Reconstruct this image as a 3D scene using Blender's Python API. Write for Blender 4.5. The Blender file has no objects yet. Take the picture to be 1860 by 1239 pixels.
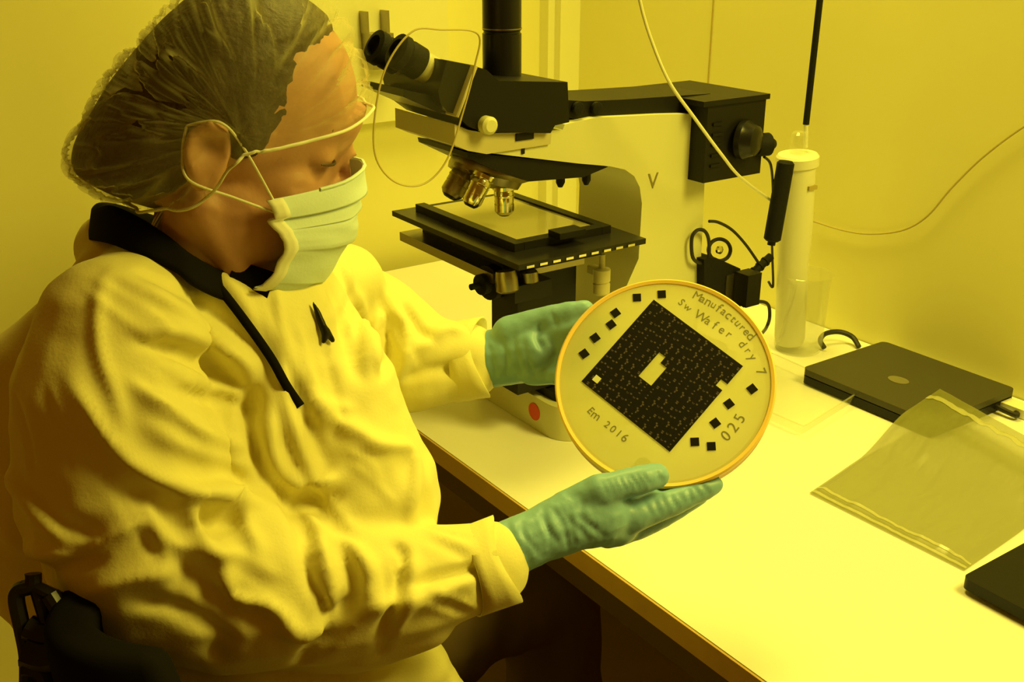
import bpy, bmesh, math, random
from mathutils import Vector, Matrix, noise
from mathutils.bvhtree import BVHTree
from mathutils.kdtree import KDTree
R=math.radians
random.seed(7)
S=bpy.context.scene; COL=S.collection
# ------------------------------------------------------------ camera
F=1951.0; PITCH=R(21.5); YAW=R(34.8); CAM=Vector((0,0,1.40))
cd=bpy.data.cameras.new('camera'); cam=bpy.data.objects.new('camera',cd); COL.objects.link(cam)
cam.location=CAM; cam.rotation_euler=(R(90)-PITCH,0,-YAW)
cd.sensor_fit='HORIZONTAL'; cd.sensor_width=36; cd.lens=36*F/1860; cd.clip_start=.01; cd.clip_end=50
S.camera=cam
# ------------------------------------------------------------ world, lamps, exposure
w=bpy.data.worlds.new('world'); S.world=w; w.use_nodes=True
w.node_tree.nodes['Background'].inputs[0].default_value=(1,.36,.005,1)
w.node_tree.nodes['Background'].inputs[1].default_value=.095
def lamp(name,loc,target,size,power,color):
    l=bpy.data.lights.new(name,'AREA'); l.shape='RECTANGLE'; l.size=size[0]; l.size_y=size[1]
    l.energy=power; l.color=color; l.spread=R(125)
    o=bpy.data.objects.new(name,l); COL.objects.link(o); o.location=loc
    o.rotation_euler=(Vector(target)-Vector(loc)).to_track_quat('-Z','Y').to_euler(); return o
lamp('ceiling_lamp',(1.05,1.25,2.35),(.95,1.1,.75),(.5,.6),8.2,(1,.83,.105))
lamp('ceiling_lamp',(1.22,.02,2.0),(.62,.75,.75),(.4,.6),8.6,(1,.83,.105))

S.view_settings.view_transform='Standard'; S.view_settings.look='None'
S.view_settings.exposure=0.32; S.view_settings.gamma=1; S.view_settings.use_curve_mapping=False
# ------------------------------------------------------------ camera model used to read positions off the photograph
fw=Vector((math.sin(YAW)*math.cos(PITCH),math.cos(YAW)*math.cos(PITCH),-math.sin(PITCH)))
rt=Vector((math.cos(YAW),-math.sin(YAW),0))
up=Vector((math.sin(YAW)*math.sin(PITCH),math.cos(YAW)*math.sin(PITCH),math.cos(PITCH)))
def ray(x,y): return fw+rt*((x-930)/F)+up*(-(y-619.5)/F)
def at(x,y,t): return CAM+ray(x,y)*t
def onz(x,y,z): r=ray(x,y); return CAM+r*((z-CAM.z)/r.z)
def onx(x,y,X): r=ray(x,y); return CAM+r*(X/r.x)
def ony(x,y,Y): r=ray(x,y); return CAM+r*(Y/r.y)
def onp(x,y,p0,n): r=ray(x,y); return CAM+r*((p0-CAM).dot(n)/r.dot(n))
TZ=.75
# ------------------------------------------------------------ materials
def mat(name,col,rough=.6,metal=0,spec=.5,bump=0,bscale=200,var=0,vscale=6,sheen=0,trans=0,alpha=1,ior=1.45,sss=0,subt=0,coat=0):
    m=bpy.data.materials.new(name); m.use_nodes=True; nt=m.node_tree; b=nt.nodes['Principled BSDF']
    b.inputs['Base Color'].default_value=(*col,1); b.inputs['Roughness'].default_value=rough
    b.inputs['Metallic'].default_value=metal; b.inputs['Specular IOR Level'].default_value=spec
    b.inputs['IOR'].default_value=ior
    b.inputs['Transmission Weight'].default_value=trans; b.inputs['Alpha'].default_value=alpha
    b.inputs['Sheen Weight'].default_value=sheen; b.inputs['Coat Weight'].default_value=coat
    if sss: b.inputs['Subsurface Weight'].default_value=sss; b.inputs['Subsurface Radius'].default_value=(.012,.005,.003)
    tc=nt.nodes.new('ShaderNodeTexCoord')
    if var:
        n=nt.nodes.new('ShaderNodeTexNoise'); n.inputs['Scale'].default_value=vscale; n.inputs['Detail'].default_value=4
        nt.links.new(tc.outputs['Object'],n.inputs['Vector'])
        mx=nt.nodes.new('ShaderNodeMix'); mx.data_type='RGBA'
        mx.inputs['A'].default_value=(*[max(0,c*(1-var)) for c in col],1); mx.inputs['B'].default_value=(*[min(1,c*(1+var)) for c in col],1)
        nt.links.new(n.outputs['Fac'],mx.inputs['Factor']); nt.links.new(mx.outputs['Result'],b.inputs['Base Color'])
    if bump:
        n=nt.nodes.new('ShaderNodeTexNoise'); n.inputs['Scale'].default_value=bscale; n.inputs['Detail'].default_value=3
        nt.links.new(tc.outputs['Object'],n.inputs['Vector'])
        bp=nt.nodes.new('ShaderNodeBump'); bp.inputs['Strength'].default_value=bump; bp.inputs['Distance'].default_value=.002
        nt.links.new(n.outputs['Fac'],bp.inputs['Height']); nt.links.new(bp.outputs['Normal'],b.inputs['Normal'])
    return m
def sheet_mat(name,col,opacity,translu=.5,rough=.35,gloss=.05,attr=None):
    """thin see-through film: transparent + translucent/diffuse + a little gloss"""
    m=bpy.data.materials.new(name); m.use_nodes=True; nt=m.node_tree; nt.nodes.clear()
    out=nt.nodes.new('ShaderNodeOutputMaterial')
    tr=nt.nodes.new('ShaderNodeBsdfTransparent'); df=nt.nodes.new('ShaderNodeBsdfDiffuse'); tl=nt.nodes.new('ShaderNodeBsdfTranslucent')
    gl=nt.nodes.new('ShaderNodeBsdfGlossy'); gl.inputs['Roughness'].default_value=rough
    for n in (df,tl): n.inputs['Color'].default_value=(*col,1)
    m1=nt.nodes.new('ShaderNodeMixShader'); m1.inputs[0].default_value=translu
    nt.links.new(df.outputs[0],m1.inputs[1]); nt.links.new(tl.outputs[0],m1.inputs[2])
    m2=nt.nodes.new('ShaderNodeMixShader'); m2.inputs[0].default_value=opacity
    nt.links.new(tr.outputs[0],m2.inputs[1]); nt.links.new(m1.outputs[0],m2.inputs[2])
    m3=nt.nodes.new('ShaderNodeMixShader'); m3.inputs[0].default_value=gloss
    nt.links.new(m2.outputs[0],m3.inputs[1]); nt.links.new(gl.outputs[0],m3.inputs[2])
    nt.links.new(m3.outputs[0],out.inputs[0])
    if attr:
        a=nt.nodes.new('ShaderNodeAttribute'); a.attribute_name=attr
        nt.links.new(a.outputs['Fac'],m2.inputs[0])
    return m
M=dict(
 wall=mat('wall_paint',(.84,.80,.34),.8,bump=.05,bscale=60,var=.03,vscale=2),
 panel=mat('panel_paint',(.85,.83,.47),.5),
 table=mat('table_laminate',(.90,.90,.85),.32,spec=.4,var=.02,vscale=3),
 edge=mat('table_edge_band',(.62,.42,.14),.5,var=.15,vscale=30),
 floor=mat('floor_vinyl',(.42,.30,.13),.6,var=.15,vscale=5),
 gown=mat('gown_cloth',(.82,.76,.32),.75,bump=.12,bscale=350,var=.06,vscale=12,sheen=.2),
 gownseam=mat('gown_seam',(.84,.80,.46),.75),
 placket=mat('gown_placket',(.80,.82,.50),.7,bump=.1,bscale=350),
 skin=mat('skin',(.55,.30,.20),.5,var=.12,vscale=25,sss=.15,bump=.1,bscale=250),
 hair=mat('hair',(.055,.035,.022),.55,var=.5,vscale=60,bump=.6,bscale=180),
 black_cloth=mat('black_cloth',(.008,.007,.007),.95,spec=.1),
 black=mat('black_paint',(.012,.011,.010),.42,spec=.25,bump=.04,bscale=300),
 black_gloss=mat('black_gloss',(.014,.013,.012),.28,spec=.35),
 rubber=mat('black_rubber',(.010,.010,.009),.7,spec=.25,bump=.3,bscale=400),
 cream=mat('microscope_enamel',(.68,.67,.38),.4,spec=.4),
 cream_d=mat('microscope_trim',(.55,.50,.28),.45),
 chrome=mat('chrome',(.85,.82,.6),.16,metal=1),
 steel=mat('brushed_steel',(.40,.36,.26),.35,metal=1,bump=.1),
 glove=mat('nitrile_glove',(.24,.45,.66),.42,spec=.4,bump=.25,bscale=90,var=.08,vscale=40),
 mask=mat('mask_fabric',(.66,.80,.84),.75,bump=.1,bscale=400),
 maskw=mat('mask_binding',(.80,.82,.70),.7),
 ring=mat('orange_frame_plastic',(.98,.68,.20),.35,trans=.0,sss=0),
 ring2=mat('amber_inner_ring',(.50,.20,.03),.4),
 die=mat('silicon_die',(.010,.010,.013),.3),
 diemark=mat('die_mark',(.13,.11,.12),.35,metal=.3),
 ink=mat('marker_ink',(.20,.19,.10),.7),
 ink2=mat('marker_ink_dark',(.06,.05,.03),.7),
 red=mat('red_sticker',(.75,.08,.03),.5),
 cable=mat('white_cable',(.80,.78,.55),.5),
 dcable=mat('tan_cable',(.50,.42,.16),.5),
 bcable=mat('black_cable',(.02,.018,.015),.5),
 white=mat('white_plastic',(.85,.84,.62),.4),
 lid=mat('laptop_lid',(.06,.055,.03),.45,spec=.35),
 badge=mat('laptop_badge',(.30,.28,.20),.3,metal=.6),
 trouser=mat('dark_trousers',(.16,.11,.05),.9,spec=.1),
 lap_gown=mat('gown_skirt',(.80,.75,.40),.8,bump=.12,bscale=350),
 tan=mat('cable_clip',(.5,.4,.12),.6),
)
M['film']=sheet_mat('dicing_tape_film',(.90,.90,.50),.72,.45,.2,.04)
M['cap']=sheet_mat('bouffant_net',(.82,.78,.45),.3,.5,.5,.0,attr='pleat')
M['shield']=sheet_mat('clear_shield',(.8,.8,.5),.015,.5,.1,.012)
M['clear']=sheet_mat('clear_plastic',(.85,.85,.6),.16,.5,.08,.06)
M['bag']=sheet_mat('antistatic_bag_film',(.34,.34,.12),.66,.3,.22,.08)
M['bagzip']=sheet_mat('bag_zip',(.75,.74,.4),.65,.3,.25,.10)
# ------------------------------------------------------------ mesh helpers
def tag(o,label=None,cat=None,group=None,kind=None):
    if label: o['label']=label
    if cat: o['category']=cat
    if group: o['group']=group
    if kind: o['kind']=kind
    return o
def thing(name,loc,label,cat,group=None):
    o=bpy.data.objects.new(name,None); COL.objects.link(o); o.location=loc; o.empty_display_size=.05
    return tag(o,label,cat,group)
def link(name,me,m,parent=None,smooth=False):
    o=bpy.data.objects.new(name,me); COL.objects.link(o)
    for mm in (m if isinstance(m,(list,tuple)) else [m]): me.materials.append(mm)
    if smooth:
        for p in me.polygons: p.use_smooth=True
    if parent is not None:
        o.parent=parent; pm=Matrix.Translation(-world_loc(parent)); me.transform(pm)
    return o
def world_loc(o):
    v=Vector(o.location)
    while o.parent is not None:
        o=o.parent; v+=Vector(o.location)
    return v
def root_of(o,name,label,cat,group=None): pass
def fin(name,bm,m,parent=None,smooth=False,bevel=0,seg=2,angle=None):
    if bevel:
        bmesh.ops.bevel(bm,geom=[e for e in bm.edges if e.is_manifold and e.calc_face_angle(0)>.5],offset=bevel,segments=seg,affect='EDGES',profile=.5,clamp_overlap=True)
    bmesh.ops.recalc_face_normals(bm,faces=bm.faces)
    me=bpy.data.meshes.new(name); bm.to_mesh(me); bm.free()
    o=link(name,me,m,parent,smooth or bool(bevel))
    if smooth or bevel:
        if angle is None: angle=35
        me.set_sharp_from_angle(angle=R(angle))
    return o
def box(bm,a,b,mi=0):
    x0,y0,z0=a; x1,y1,z1=b
    v=[bm.verts.new(p) for p in ((x0,y0,z0),(x1,y0,z0),(x1,y1,z0),(x0,y1,z0),(x0,y0,z1),(x1,y0,z1),(x1,y1,z1),(x0,y1,z1))]
    for f in ((0,3,2,1),(4,5,6,7),(0,1,5,4),(1,2,6,5),(2,3,7,6),(3,0,4,7)):
        bm.faces.new([v[i] for i in f]).material_index=mi
def obox(bm,c,ax,ay,az,h):
    """oriented box: centre, three unit axes, half sizes"""
    v=[]
    for sz in (-1,1):
        for sx,sy in ((-1,-1),(1,-1),(1,1),(-1,1)):
            v.append(bm.verts.new(c+ax*(sx*h[0])+ay*(sy*h[1])+az*(sz*h[2])))
    for f in ((0,3,2,1),(4,5,6,7),(0,1,5,4),(1,2,6,5),(2,3,7,6),(3,0,4,7)): bm.faces.new([v[i] for i in f])
def prism(bm,pts,off):
    """polygon pts extruded by vector off"""
    a=[bm.verts.new(p) for p in pts]; b=[bm.verts.new(Vector(p)+off) for p in pts]
    bm.faces.new(a); bm.faces.new(b[::-1]); n=len(a)
    for i in range(n): bm.faces.new((a[i],b[i],b[(i+1)%n],a[(i+1)%n]))
def frame(d):
    d=Vector(d).normalized(); h=Vector((0,0,1)) if abs(d.z)<.9 else Vector((1,0,0))
    x=d.cross(h).normalized(); return x,d.cross(x).normalized(),d
def lathe(bm,base,d,prof,n=24,cap=True):
    """prof: (radius, distance along d)"""
    x,y,d=frame(d); rings=[]
    for r,h in prof:
        rings.append([bm.verts.new(Vector(base)+d*h+(x*math.cos(2*math.pi*k/n)+y*math.sin(2*math.pi*k/n))*r) for k in range(n)])
    for a,b in zip(rings,rings[1:]):
        for k in range(n): bm.faces.new((a[k],a[(k+1)%n],b[(k+1)%n],b[k]))
    if cap: bm.faces.new(rings[0][::-1]); bm.faces.new(rings[-1])
def cyl(bm,a,b,r,n=20,r2=None):
    a=Vector(a); b=Vector(b); lathe(bm,a,b-a,[(r,0),(r if r2 is None else r2,(b-a).length)],n)
def spline(pts,n=8,closed=False):
    P=[Vector(p) for p in pts]; out=[]; m=len(P)
    rng=range(m if closed else m-1)
    for i in rng:
        if closed: p0,p1,p2,p3=P[(i-1)%m],P[i],P[(i+1)%m],P[(i+2)%m]
        else: p0,p1,p2,p3=P[max(i-1,0)],P[i],P[i+1],P[min(i+2,m-1)]
        for k in range(n):
            t=k/n
            out.append(.5*((2*p1)+(p2-p0)*t+(2*p0-5*p1+4*p2-p3)*t*t+(3*p1-p0-3*p2+p3)*t*t*t))
    if not closed: out.append(P[-1])
    return out
def tube(bm,pts,r,n=10,closed=False,cap=True):
    pts=[Vector(p) for p in pts]; m=len(pts); rings=[]; x=None
    for i,p in enumerate(pts):
        a=pts[(i-1)%m] if (closed or i>0) else p; b=pts[(i+1)%m] if (closed or i<m-1) else p
        d=(b-a).normalized()
        if x is None: x=frame(d)[0]
        x=(x-d*x.dot(d)).normalized(); y=d.cross(x); rr=r[i] if isinstance(r,(list,tuple)) else r
        rings.append([bm.verts.new(p+(x*math.cos(2*math.pi*k/n)+y*math.sin(2*math.pi*k/n))*rr) for k in range(n)])
    for i in range(m if closed else m-1):
        a,b=rings[i],rings[(i+1)%m]
        for k in range(n): bm.faces.new((a[k],a[(k+1)%n],b[(k+1)%n],b[k]))
    if cap and not closed: bm.faces.new(rings[0][::-1]); bm.faces.new(rings[-1])
def grid(bm,fn,nu,nv,closeu=False):
    V=[[bm.verts.new(fn(i/(nu if closeu else nu-1),j/(nv-1))) for j in range(nv)] for i in range(nu)]
    for i in range(nu if closeu else nu-1):
        for j in range(nv-1):
            bm.faces.new((V[i][j],V[(i+1)%nu][j],V[(i+1)%nu][j+1],V[i][j+1]))
    return V
def ball(bm,c,r,ax=None,nu=16,nv=10):
    """ellipsoid; r may be a triple along axes ax"""
    r=(r,r,r) if not isinstance(r,(tuple,list)) else r
    ax=ax or (Vector((1,0,0)),Vector((0,1,0)),Vector((0,0,1)))
    c=Vector(c); top=bm.verts.new(c+ax[2]*r[2]); bot=bm.verts.new(c-ax[2]*r[2]); rings=[]
    for j in range(1,nv):
        ph=math.pi*j/nv
        rings.append([bm.verts.new(c+ax[0]*(r[0]*math.sin(ph)*math.cos(2*math.pi*k/nu))+ax[1]*(r[1]*math.sin(ph)*math.sin(2*math.pi*k/nu))+ax[2]*(r[2]*math.cos(ph))) for k in range(nu)])
    for k in range(nu): bm.faces.new((top,rings[0][k],rings[0][(k+1)%nu])); bm.faces.new((bot,rings[-1][(k+1)%nu],rings[-1][k]))
    for a,b in zip(rings,rings[1:]):
        for k in range(nu): bm.faces.new((a[k],b[k],b[(k+1)%nu],a[(k+1)%nu]))
def chain(bm,pts,step=.25):
    """tapered limb: many overlapping balls along (point, radius) pairs"""
    for (p,r),(q,s) in zip(pts,pts[1:]):
        p=Vector(p); q=Vector(q); L=(q-p).length; n=max(1,int(L/(min(r,s)*step)))
        for k in range(n+1):
            f=k/n; ball(bm,p.lerp(q,f),r+(s-r)*f,nu=14,nv=8)
def px(l): return [(at(a,b,t),r) for a,b,t,r in l]
def remesh(bm,voxel,smooth=6,name='tmp'):
    bmesh.ops.recalc_face_normals(bm,faces=bm.faces)
    me=bpy.data.meshes.new(name); bm.to_mesh(me); bm.free()
    o=bpy.data.objects.new(name,me); COL.objects.link(o)
    md=o.modifiers.new('r','REMESH'); md.mode='VOXEL'; md.voxel_size=voxel; md.adaptivity=0
    if smooth: ms=o.modifiers.new('s','SMOOTH'); ms.factor=.5; ms.iterations=smooth
    dg=bpy.context.evaluated_depsgraph_get(); ev=o.evaluated_get(dg)
    out=bpy.data.meshes.new_from_object(ev,depsgraph=dg); out.name=name
    bpy.data.objects.remove(o); bpy.data.meshes.remove(me)
    out.materials.clear()
    return out
def creases(me,cr):
    """raise (+) or sink (-) folds in the cloth along lines; each (points, amount, width)"""
    bm=bmesh.new(); bm.from_mesh(me); bm.normal_update(); bvh=BVHTree.FromBMesh(bm)
    N=[v.normal.copy() for v in bm.verts]; P=[v.co.copy() for v in bm.verts]
    kv=KDTree(len(P)); [kv.insert(p,i) for i,p in enumerate(P)]; kv.balance()
    disp=[0.0]*len(P)
    for pts,amp,wid in cr:
        hits=[]
        for q in spline([(a,b,0) for a,b in pts],10):
            h=bvh.ray_cast(CAM,ray(q.x,q.y).normalized())[0]
            if h is not None: hits.append(h)
        if len(hits)<2: continue
        best={}
        for i,h in enumerate(hits):
            f=i/(len(hits)-1); tp=min(1,4*min(f,1-f)+.05)
            for co,idx,d in kv.find_range(h,wid*2.2):
                val=amp*tp*math.exp(-(d/wid)**2)
                if abs(val)>abs(best.get(idx,0)): best[idx]=val
        for k,v in best.items(): disp[k]+=v
    for v in bm.verts: v.co=P[v.index]+N[v.index]*disp[v.index]
    bmesh.ops.smooth_vert(bm,verts=bm.verts,factor=.5,use_axis_x=True,use_axis_y=True,use_axis_z=True)
    bm.to_mesh(me); bm.free()
def wrinkle(me,amp,sx,sy,sz,seed=0):
    for v in me.vertices:
        pass
    nrm=[v.normal.copy() for v in me.vertices]
    for v,n in zip(me.vertices,nrm):
        q=Vector((v.co.x*sx+seed,v.co.y*sy,v.co.z*sz)); v.co=v.co+n*(amp*noise.noise(q)+amp*.5*noise.noise(q*2.3))
def text_mesh(s,size,extr=.0002):
    c=bpy.data.curves.new('t','FONT'); c.body=s; c.size=size; c.extrude=extr; c.align_x='CENTER'; c.align_y='CENTER'
    o=bpy.data.objects.new('t',c); COL.objects.link(o); dg=bpy.context.evaluated_depsgraph_get()
    me=bpy.data.meshes.new_from_object(o.evaluated_get(dg),depsgraph=dg); bpy.data.objects.remove(o); return me
# ============================================================ ROOM
def struct(name,a,b,m):
    bm=bmesh.new(); box(bm,a,b); o=fin(name,bm,m); o['kind']='structure'; return o
WX=1.417; WY=1.845
struct('floor',(-1.6,-1.6,-.05),(WX+.1,WY+.1,0),M['floor'])
struct('wall_right',(WX,-1.6,0),(WX+.1,WY,2.7),M['wall'])
struct('wall_back',(-1.6,WY,0),(WX+.1,WY+.1,2.7),M['wall'])
def trim(name,a,b,m,bev=.002):
    bm=bmesh.new(); box(bm,a,b); o=fin(name,bm,m,bevel=bev); o['kind']='structure'; return o
# panel joints on the walls and the corner post seen behind the microscope
q=ony(785,205,WY); 
trim('trim_1',(ony(520,205,WY).x,WY-.035,q.z),(q.x+.02,WY,q.z+.9),M['panel'])       # raised upper panel, its bottom edge behind the head
q2=ony(988,100,WY)
trim('trim_2',(q2.x-.012,WY-.03,TZ),(q2.x+.012,WY,2.7),M['panel'])
trim('trim_3',(WX-.05,WY-.05,TZ),(WX,WY,2.7),M['panel'])
q3=onx(1290,100,WX); trim('trim_4',(WX-.0015,q3.y-.0015,0),(WX,q3.y+.0015,2.7),M['tan'],.0004)
# ============================================================ TABLE
TX0=.648
tb=thing('work_table',(1.03,.6,0),'long cream laminate lab bench with a tan edge band, against the right wall','table')
bm=bmesh.new(); box(bm,(TX0,-.35,TZ-.026),(WX-.002,WY-.04,TZ)); fin('tabletop',bm,M['table'],tb,bevel=.0015)
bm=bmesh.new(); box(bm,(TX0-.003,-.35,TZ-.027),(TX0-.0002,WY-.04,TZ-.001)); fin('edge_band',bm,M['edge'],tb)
bm=bmesh.new(); box(bm,(TX0+.04,-.3,TZ-.10),(TX0+.06,WY-.1,TZ-.028)); fin('apron',bm,M['trouser'],tb)
for X in (TX0+.08,WX-.07):
    for Y in (-.25,WY-.15):
        bm=bmesh.new(); box(bm,(X-.025,Y-.025,.0),(X+.025,Y+.025,TZ-.03)); fin('leg',bm,M['trouser'],tb,bevel=.003)
# ============================================================ MICROSCOPE
CY=1.12          # optical axis plane
mic=thing('microscope',(.9,CY,TZ),'large cream and black laboratory microscope with wide stage, standing at the back of the bench','microscope')
NY=1.055         # near side face of the stand
def profile(name,pts,y,depth,m,bev=.003,parent=mic):
    bm=bmesh.new(); prism(bm,[ony(a,b,y) for a,b in pts],Vector((0,depth,0))); return fin(name,bm,m,parent,bevel=bev)
# C-shaped stand: head bar, upright, and foot
arc=[(1108,302),(1135,308),(1152,320),(1162,340),(1166,370)]
pts=[(884,242),(1022,236),(1026,226),(1080,214),(1200,208),(1284,206),(1278,380),(1268,575),(1264,640),(1104,640),(1120,560),(1160,470)]+arc[::-1]+[(1050,297),(880,277)]
profile('stand',pts,NY,.135,M['cream'],.004)
# head front block (nose of the arm) and dark strip under it
profile('arm_nose',[(826,226),(850,236),(884,242),(1002,240),(1000,262),(884,280),(850,274),(826,264)],NY-.004,.14,M['cream_d'],.003)
bm=bmesh.new(); a=ony(850,281,NY+.004); b=ony(1100,301,NY+.004)
prism(bm,[ony(848,277,NY+.006),ony(1060,299,NY+.006),ony(1105,303,NY+.006),ony(1060,322,NY+.006),ony(960,330,NY+.006),ony(905,312,NY+.006),ony(850,286,NY+.006)],Vector((0,.115,0))); fin('turret_mount',bm,M['black'],mic,bevel=.002)
# small lugs hanging below the turret mount
for a,b in ((1065,322),(1018,326)):
    bm=bmesh.new(); p=ony(a,b,NY+.03); lathe(bm,p+Vector((0,0,.012)),(0,0,-1),[(.006,0),(.006,.016),(.003,.022)],12); fin('set_screw',bm,M['black'],mic,True)
# logo on the stand
me=text_mesh('V',.030,.0004); me.transform(Matrix.Rotation(R(90),4,'X')); me.transform(Matrix.Translation(ony(1186,330,NY-.0004))); link('logo',me,M['steel'],mic)
# dark slot and drop mark on the nose block
bm=bmesh.new(); a=ony(953,248,NY-.005); box(bm,(a.x-.013,a.y-.001,a.z-.004),(a.x+.013,a.y+.004,a.z+.004)); fin('filter_slot',bm,M['black'],mic,bevel=.001)
bm=bmesh.new(); a=ony(950,272,NY-.001); box(bm,(a.x-.002,a.y-.001,a.z-.005),(a.x+.002,a.y+.003,a.z+.003)); fin('index_mark',bm,M['black'],mic)
bm=bmesh.new(); a=ony(892,229,NY-.024); lathe(bm,a+Vector((0,.02,0)),(0,-1,0),[(.009,0),(.009,.006),(.0105,.008),(.0105,.018),(.007,.021),(.003,.021)],22); fin('dovetail_knob',bm,M['cream'],mic,True)
# trinocular head
profile('trinocular_head',[(868,122),(884,127),(906,147),(1031,149),(1034,222),(1008,228),(1000,242),(880,240),(856,232),(832,214)],NY-.012,.15,M['black'],.004)
profile('head_edge_strip',[(863,119),(868,121),(833,214),(829,211)],NY-.014,.154,M['cream_d'],.0005)
# binocular body, prism plate and eyepieces
profile('binocular_body',[(812,110),(864,120),(830,208),(812,203),(800,186),(796,166)],NY-.005,.13,M['black_gloss'],.003)
profile('binocular_base',[(733,163),(800,178),(838,190),(833,212),(795,204),(732,176)],NY+.01,.10,M['black_gloss'],.003)
for k,(dy,tip,base) in enumerate(((0.0,(712,82),(812,150)),(.062,(688,76),(790,140)))):
    Y=CY-.03+dy
    if k==0: tipp=ony(728,96,Y); basep=ony(826,156,Y)
    else: tipp=ony(688,88,Y); basep=ony(790,146,Y)
    d=tipp-basep; L=d.length
    e=bpy.data.objects.new('eyepiece',None); COL.objects.link(e); e.parent=mic; e.location=basep-world_loc(mic)
    bm=bmesh.new(); lathe(bm,basep,d,[(.019,0),(.019,L*.28),(.0145,L*.30),(.0145,L*.60)],24); fin('eyepiece_tube',bm,M['black_gloss'],e,True)
    bm=bmesh.new(); lathe(bm,basep,d,[(.0155,L*.36),(.0175,L*.40),(.0175,L*.62),(.015,L*.66)],24); fin('dioptre_ring',bm,M['cream'],e,True)
    bm=bmesh.new(); lathe(bm,basep,d,[(.016,L*.66),(.0195,L*.68),(.0195,L*.88),(.017,L*.92),(.0205,L*.97),(.020,L*1.08),(.013,L*1.1),(.012,L*1.02)],24); fin('eyecup',bm,M['rubber'],e,True)
# camera tube
p=ony(912,147,CY); bm=bmesh.new(); lathe(bm,p+Vector((0,0,-.01)),(0,0,1),[(.024,0),(.024,.067),(.0225,.068),(.0225,.070),(.0238,.071),(.0238,.42)],32); fin('camera_tube',bm,M['black_gloss'],mic,True)
bm=bmesh.new(); lathe(bm,ony(912,52,CY),(0,0,1),[(.0243,0),(.0243,.0012)],32); fin('tube_ring',bm,M['steel'],mic,True)
# illuminator arm and lamp housing
profile('illuminator_arm',[(1032,182),(1062,184),(1130,181),(1290,170),(1300,186),(1292,204),(1100,217),(1056,220),(1034,214)],NY+.012,.10,M['black'],.004)
for a in (1048,1082):
    bm=bmesh.new(); lathe(bm,ony(a,196,NY+.01),(0,-1,0),[(.008,0),(.008,.005),(.005,.006)],16); fin('adjuster_screw',bm,M['rubber'],mic,True)
a=ony(1286,170,NY-.03); b=ony(1392,178,NY-.03); c=ony(1388,313,NY-.03)
bm=bmesh.new(); box(bm,(a.x+.002,NY-.03,c.z),(b.x,NY+.12,b.z)); fin('lamp_housing',bm,M['black'],mic,bevel=.004)
bm=bmesh.new(); box(bm,(a.x-.01,NY-.034,b.z-.001),(b.x+.003,NY+.124,b.z+.006)); fin('housing_lid',bm,M['black'],mic,bevel=.002)
q=ony(1347,253,NY-.03); bm=bmesh.new(); lathe(bm,q,(.35,-1,0),[(.027,0),(.027,.008),(.024,.012),(.020,.022),(.013,.026),(.004,.026)],28); fin('lamp_collar',bm,M['black_gloss'],mic,True)
q=ony(1384,262,NY-.03); bm=bmesh.new(); lathe(bm,q-Vector((.012,0,0)),(1,-.25,0),[(.014,0),(.016,.006),(.016,.02),(.01,.024),(.006,.03)],20); fin('lamp_knob',bm,M['rubber'],mic,True)
for k in range(5):
    bm=bmesh.new(); z=c.z+.02+k*.014; box(bm,(a.x+.012,NY-.0325,z),(a.x+.03,NY-.029,z+.004)); fin('vent_slot',bm,M['rubber'],mic)
# revolving nosepiece and objectives
nc=ony(905,318,CY-.005)
bm=bmesh.new(); d=Vector((-.30,-.10,-1)); lathe(bm,nc+Vector((-.012,0,.016)),d,[(.050,0),(.052,.006),(.052,.013),(.044,.017),(.040,.026),(.02,.030)],32); fin('nosepiece',bm,M['steel'],mic,True)
bm=bmesh.new(); lathe(bm,nc+Vector((-.012,0,.016))-Vector((-.30,-.10,-1)).normalized()*.006,d,[(.03,-.006),(.047,0),(.047,.006)],32); fin('nosepiece_hub',bm,M['black'],mic,True)
def objective(p,q,r,m):
    p=Vector(p); q=Vector(q); L=(q-p).length; e=bpy.data.objects.new('objective',None); COL.objects.link(e); e.parent=mic; e.location=p-world_loc(mic)
    bm=bmesh.new(); lathe(bm,p,q-p,[(r*1.15,0),(r*1.15,L*.12),(r*.95,L*.15),(r,L*.18),(r,L*.55),(r*.96,L*.56),(r*.96,L*.60),(r,L*.61),(r,L*.85),(r*.75,L*.96)],22); fin('barrel',bm,m,e,True)
    bm=bmesh.new(); lathe(bm,q-(q-p).normalized()*L*.05,q-p,[(r*.76,0),(r*.5,L*.07),(r*.3,L*.07)],22); fin('front_lens',bm,M['black_gloss'],e,True)
    bm=bmesh.new(); lathe(bm,p,q-p,[(r*1.02,L*.30),(r*1.05,L*.31),(r*1.05,L*.36),(r*1.02,L*.37)],22); fin('grip_ring',bm,m,e,True)
objective(ony(915,337,CY-.03),ony(916,390,CY-.03),.0125,M['chrome'])
objective(ony(880,318,CY-.045),ony(853,374,CY-.045),.0125,M['chrome'])
objective(ony(846,306,CY-.01),ony(816,358,CY-.01),.0145,M['steel'])
objective(ony(866,318,CY+.025),ony(850,352,CY+.035),.0115,M['steel'])
# stage
SZ=1.40-.375
st=[onz(712,383,SZ),onz(950,480,SZ),onz(1173,433,SZ)]
sx0=st[0].x-.0; sx1=st[2].x; sy0=st[1].y; sy1=st[0].y
stg=bpy.data.objects.new('stage',None); COL.objects.link(stg); stg.parent=mic; stg.location=Vector(((sx0+sx1)/2,(sy0+sy1)/2,SZ))-world_loc(mic)
bm=bmesh.new(); box(bm,(sx0,sy0,SZ-.007),(sx1,sy1,SZ)); fin('stage_plate',bm,M['black_gloss'],stg,bevel=.0015)
bm=bmesh.new(); box(bm,(sx0+.02,sy0+.025,SZ-.016),(sx1-.02,sy1-.01,SZ-.0075)); fin('stage_carrier',bm,M['black'],stg,bevel=.0015)
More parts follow.
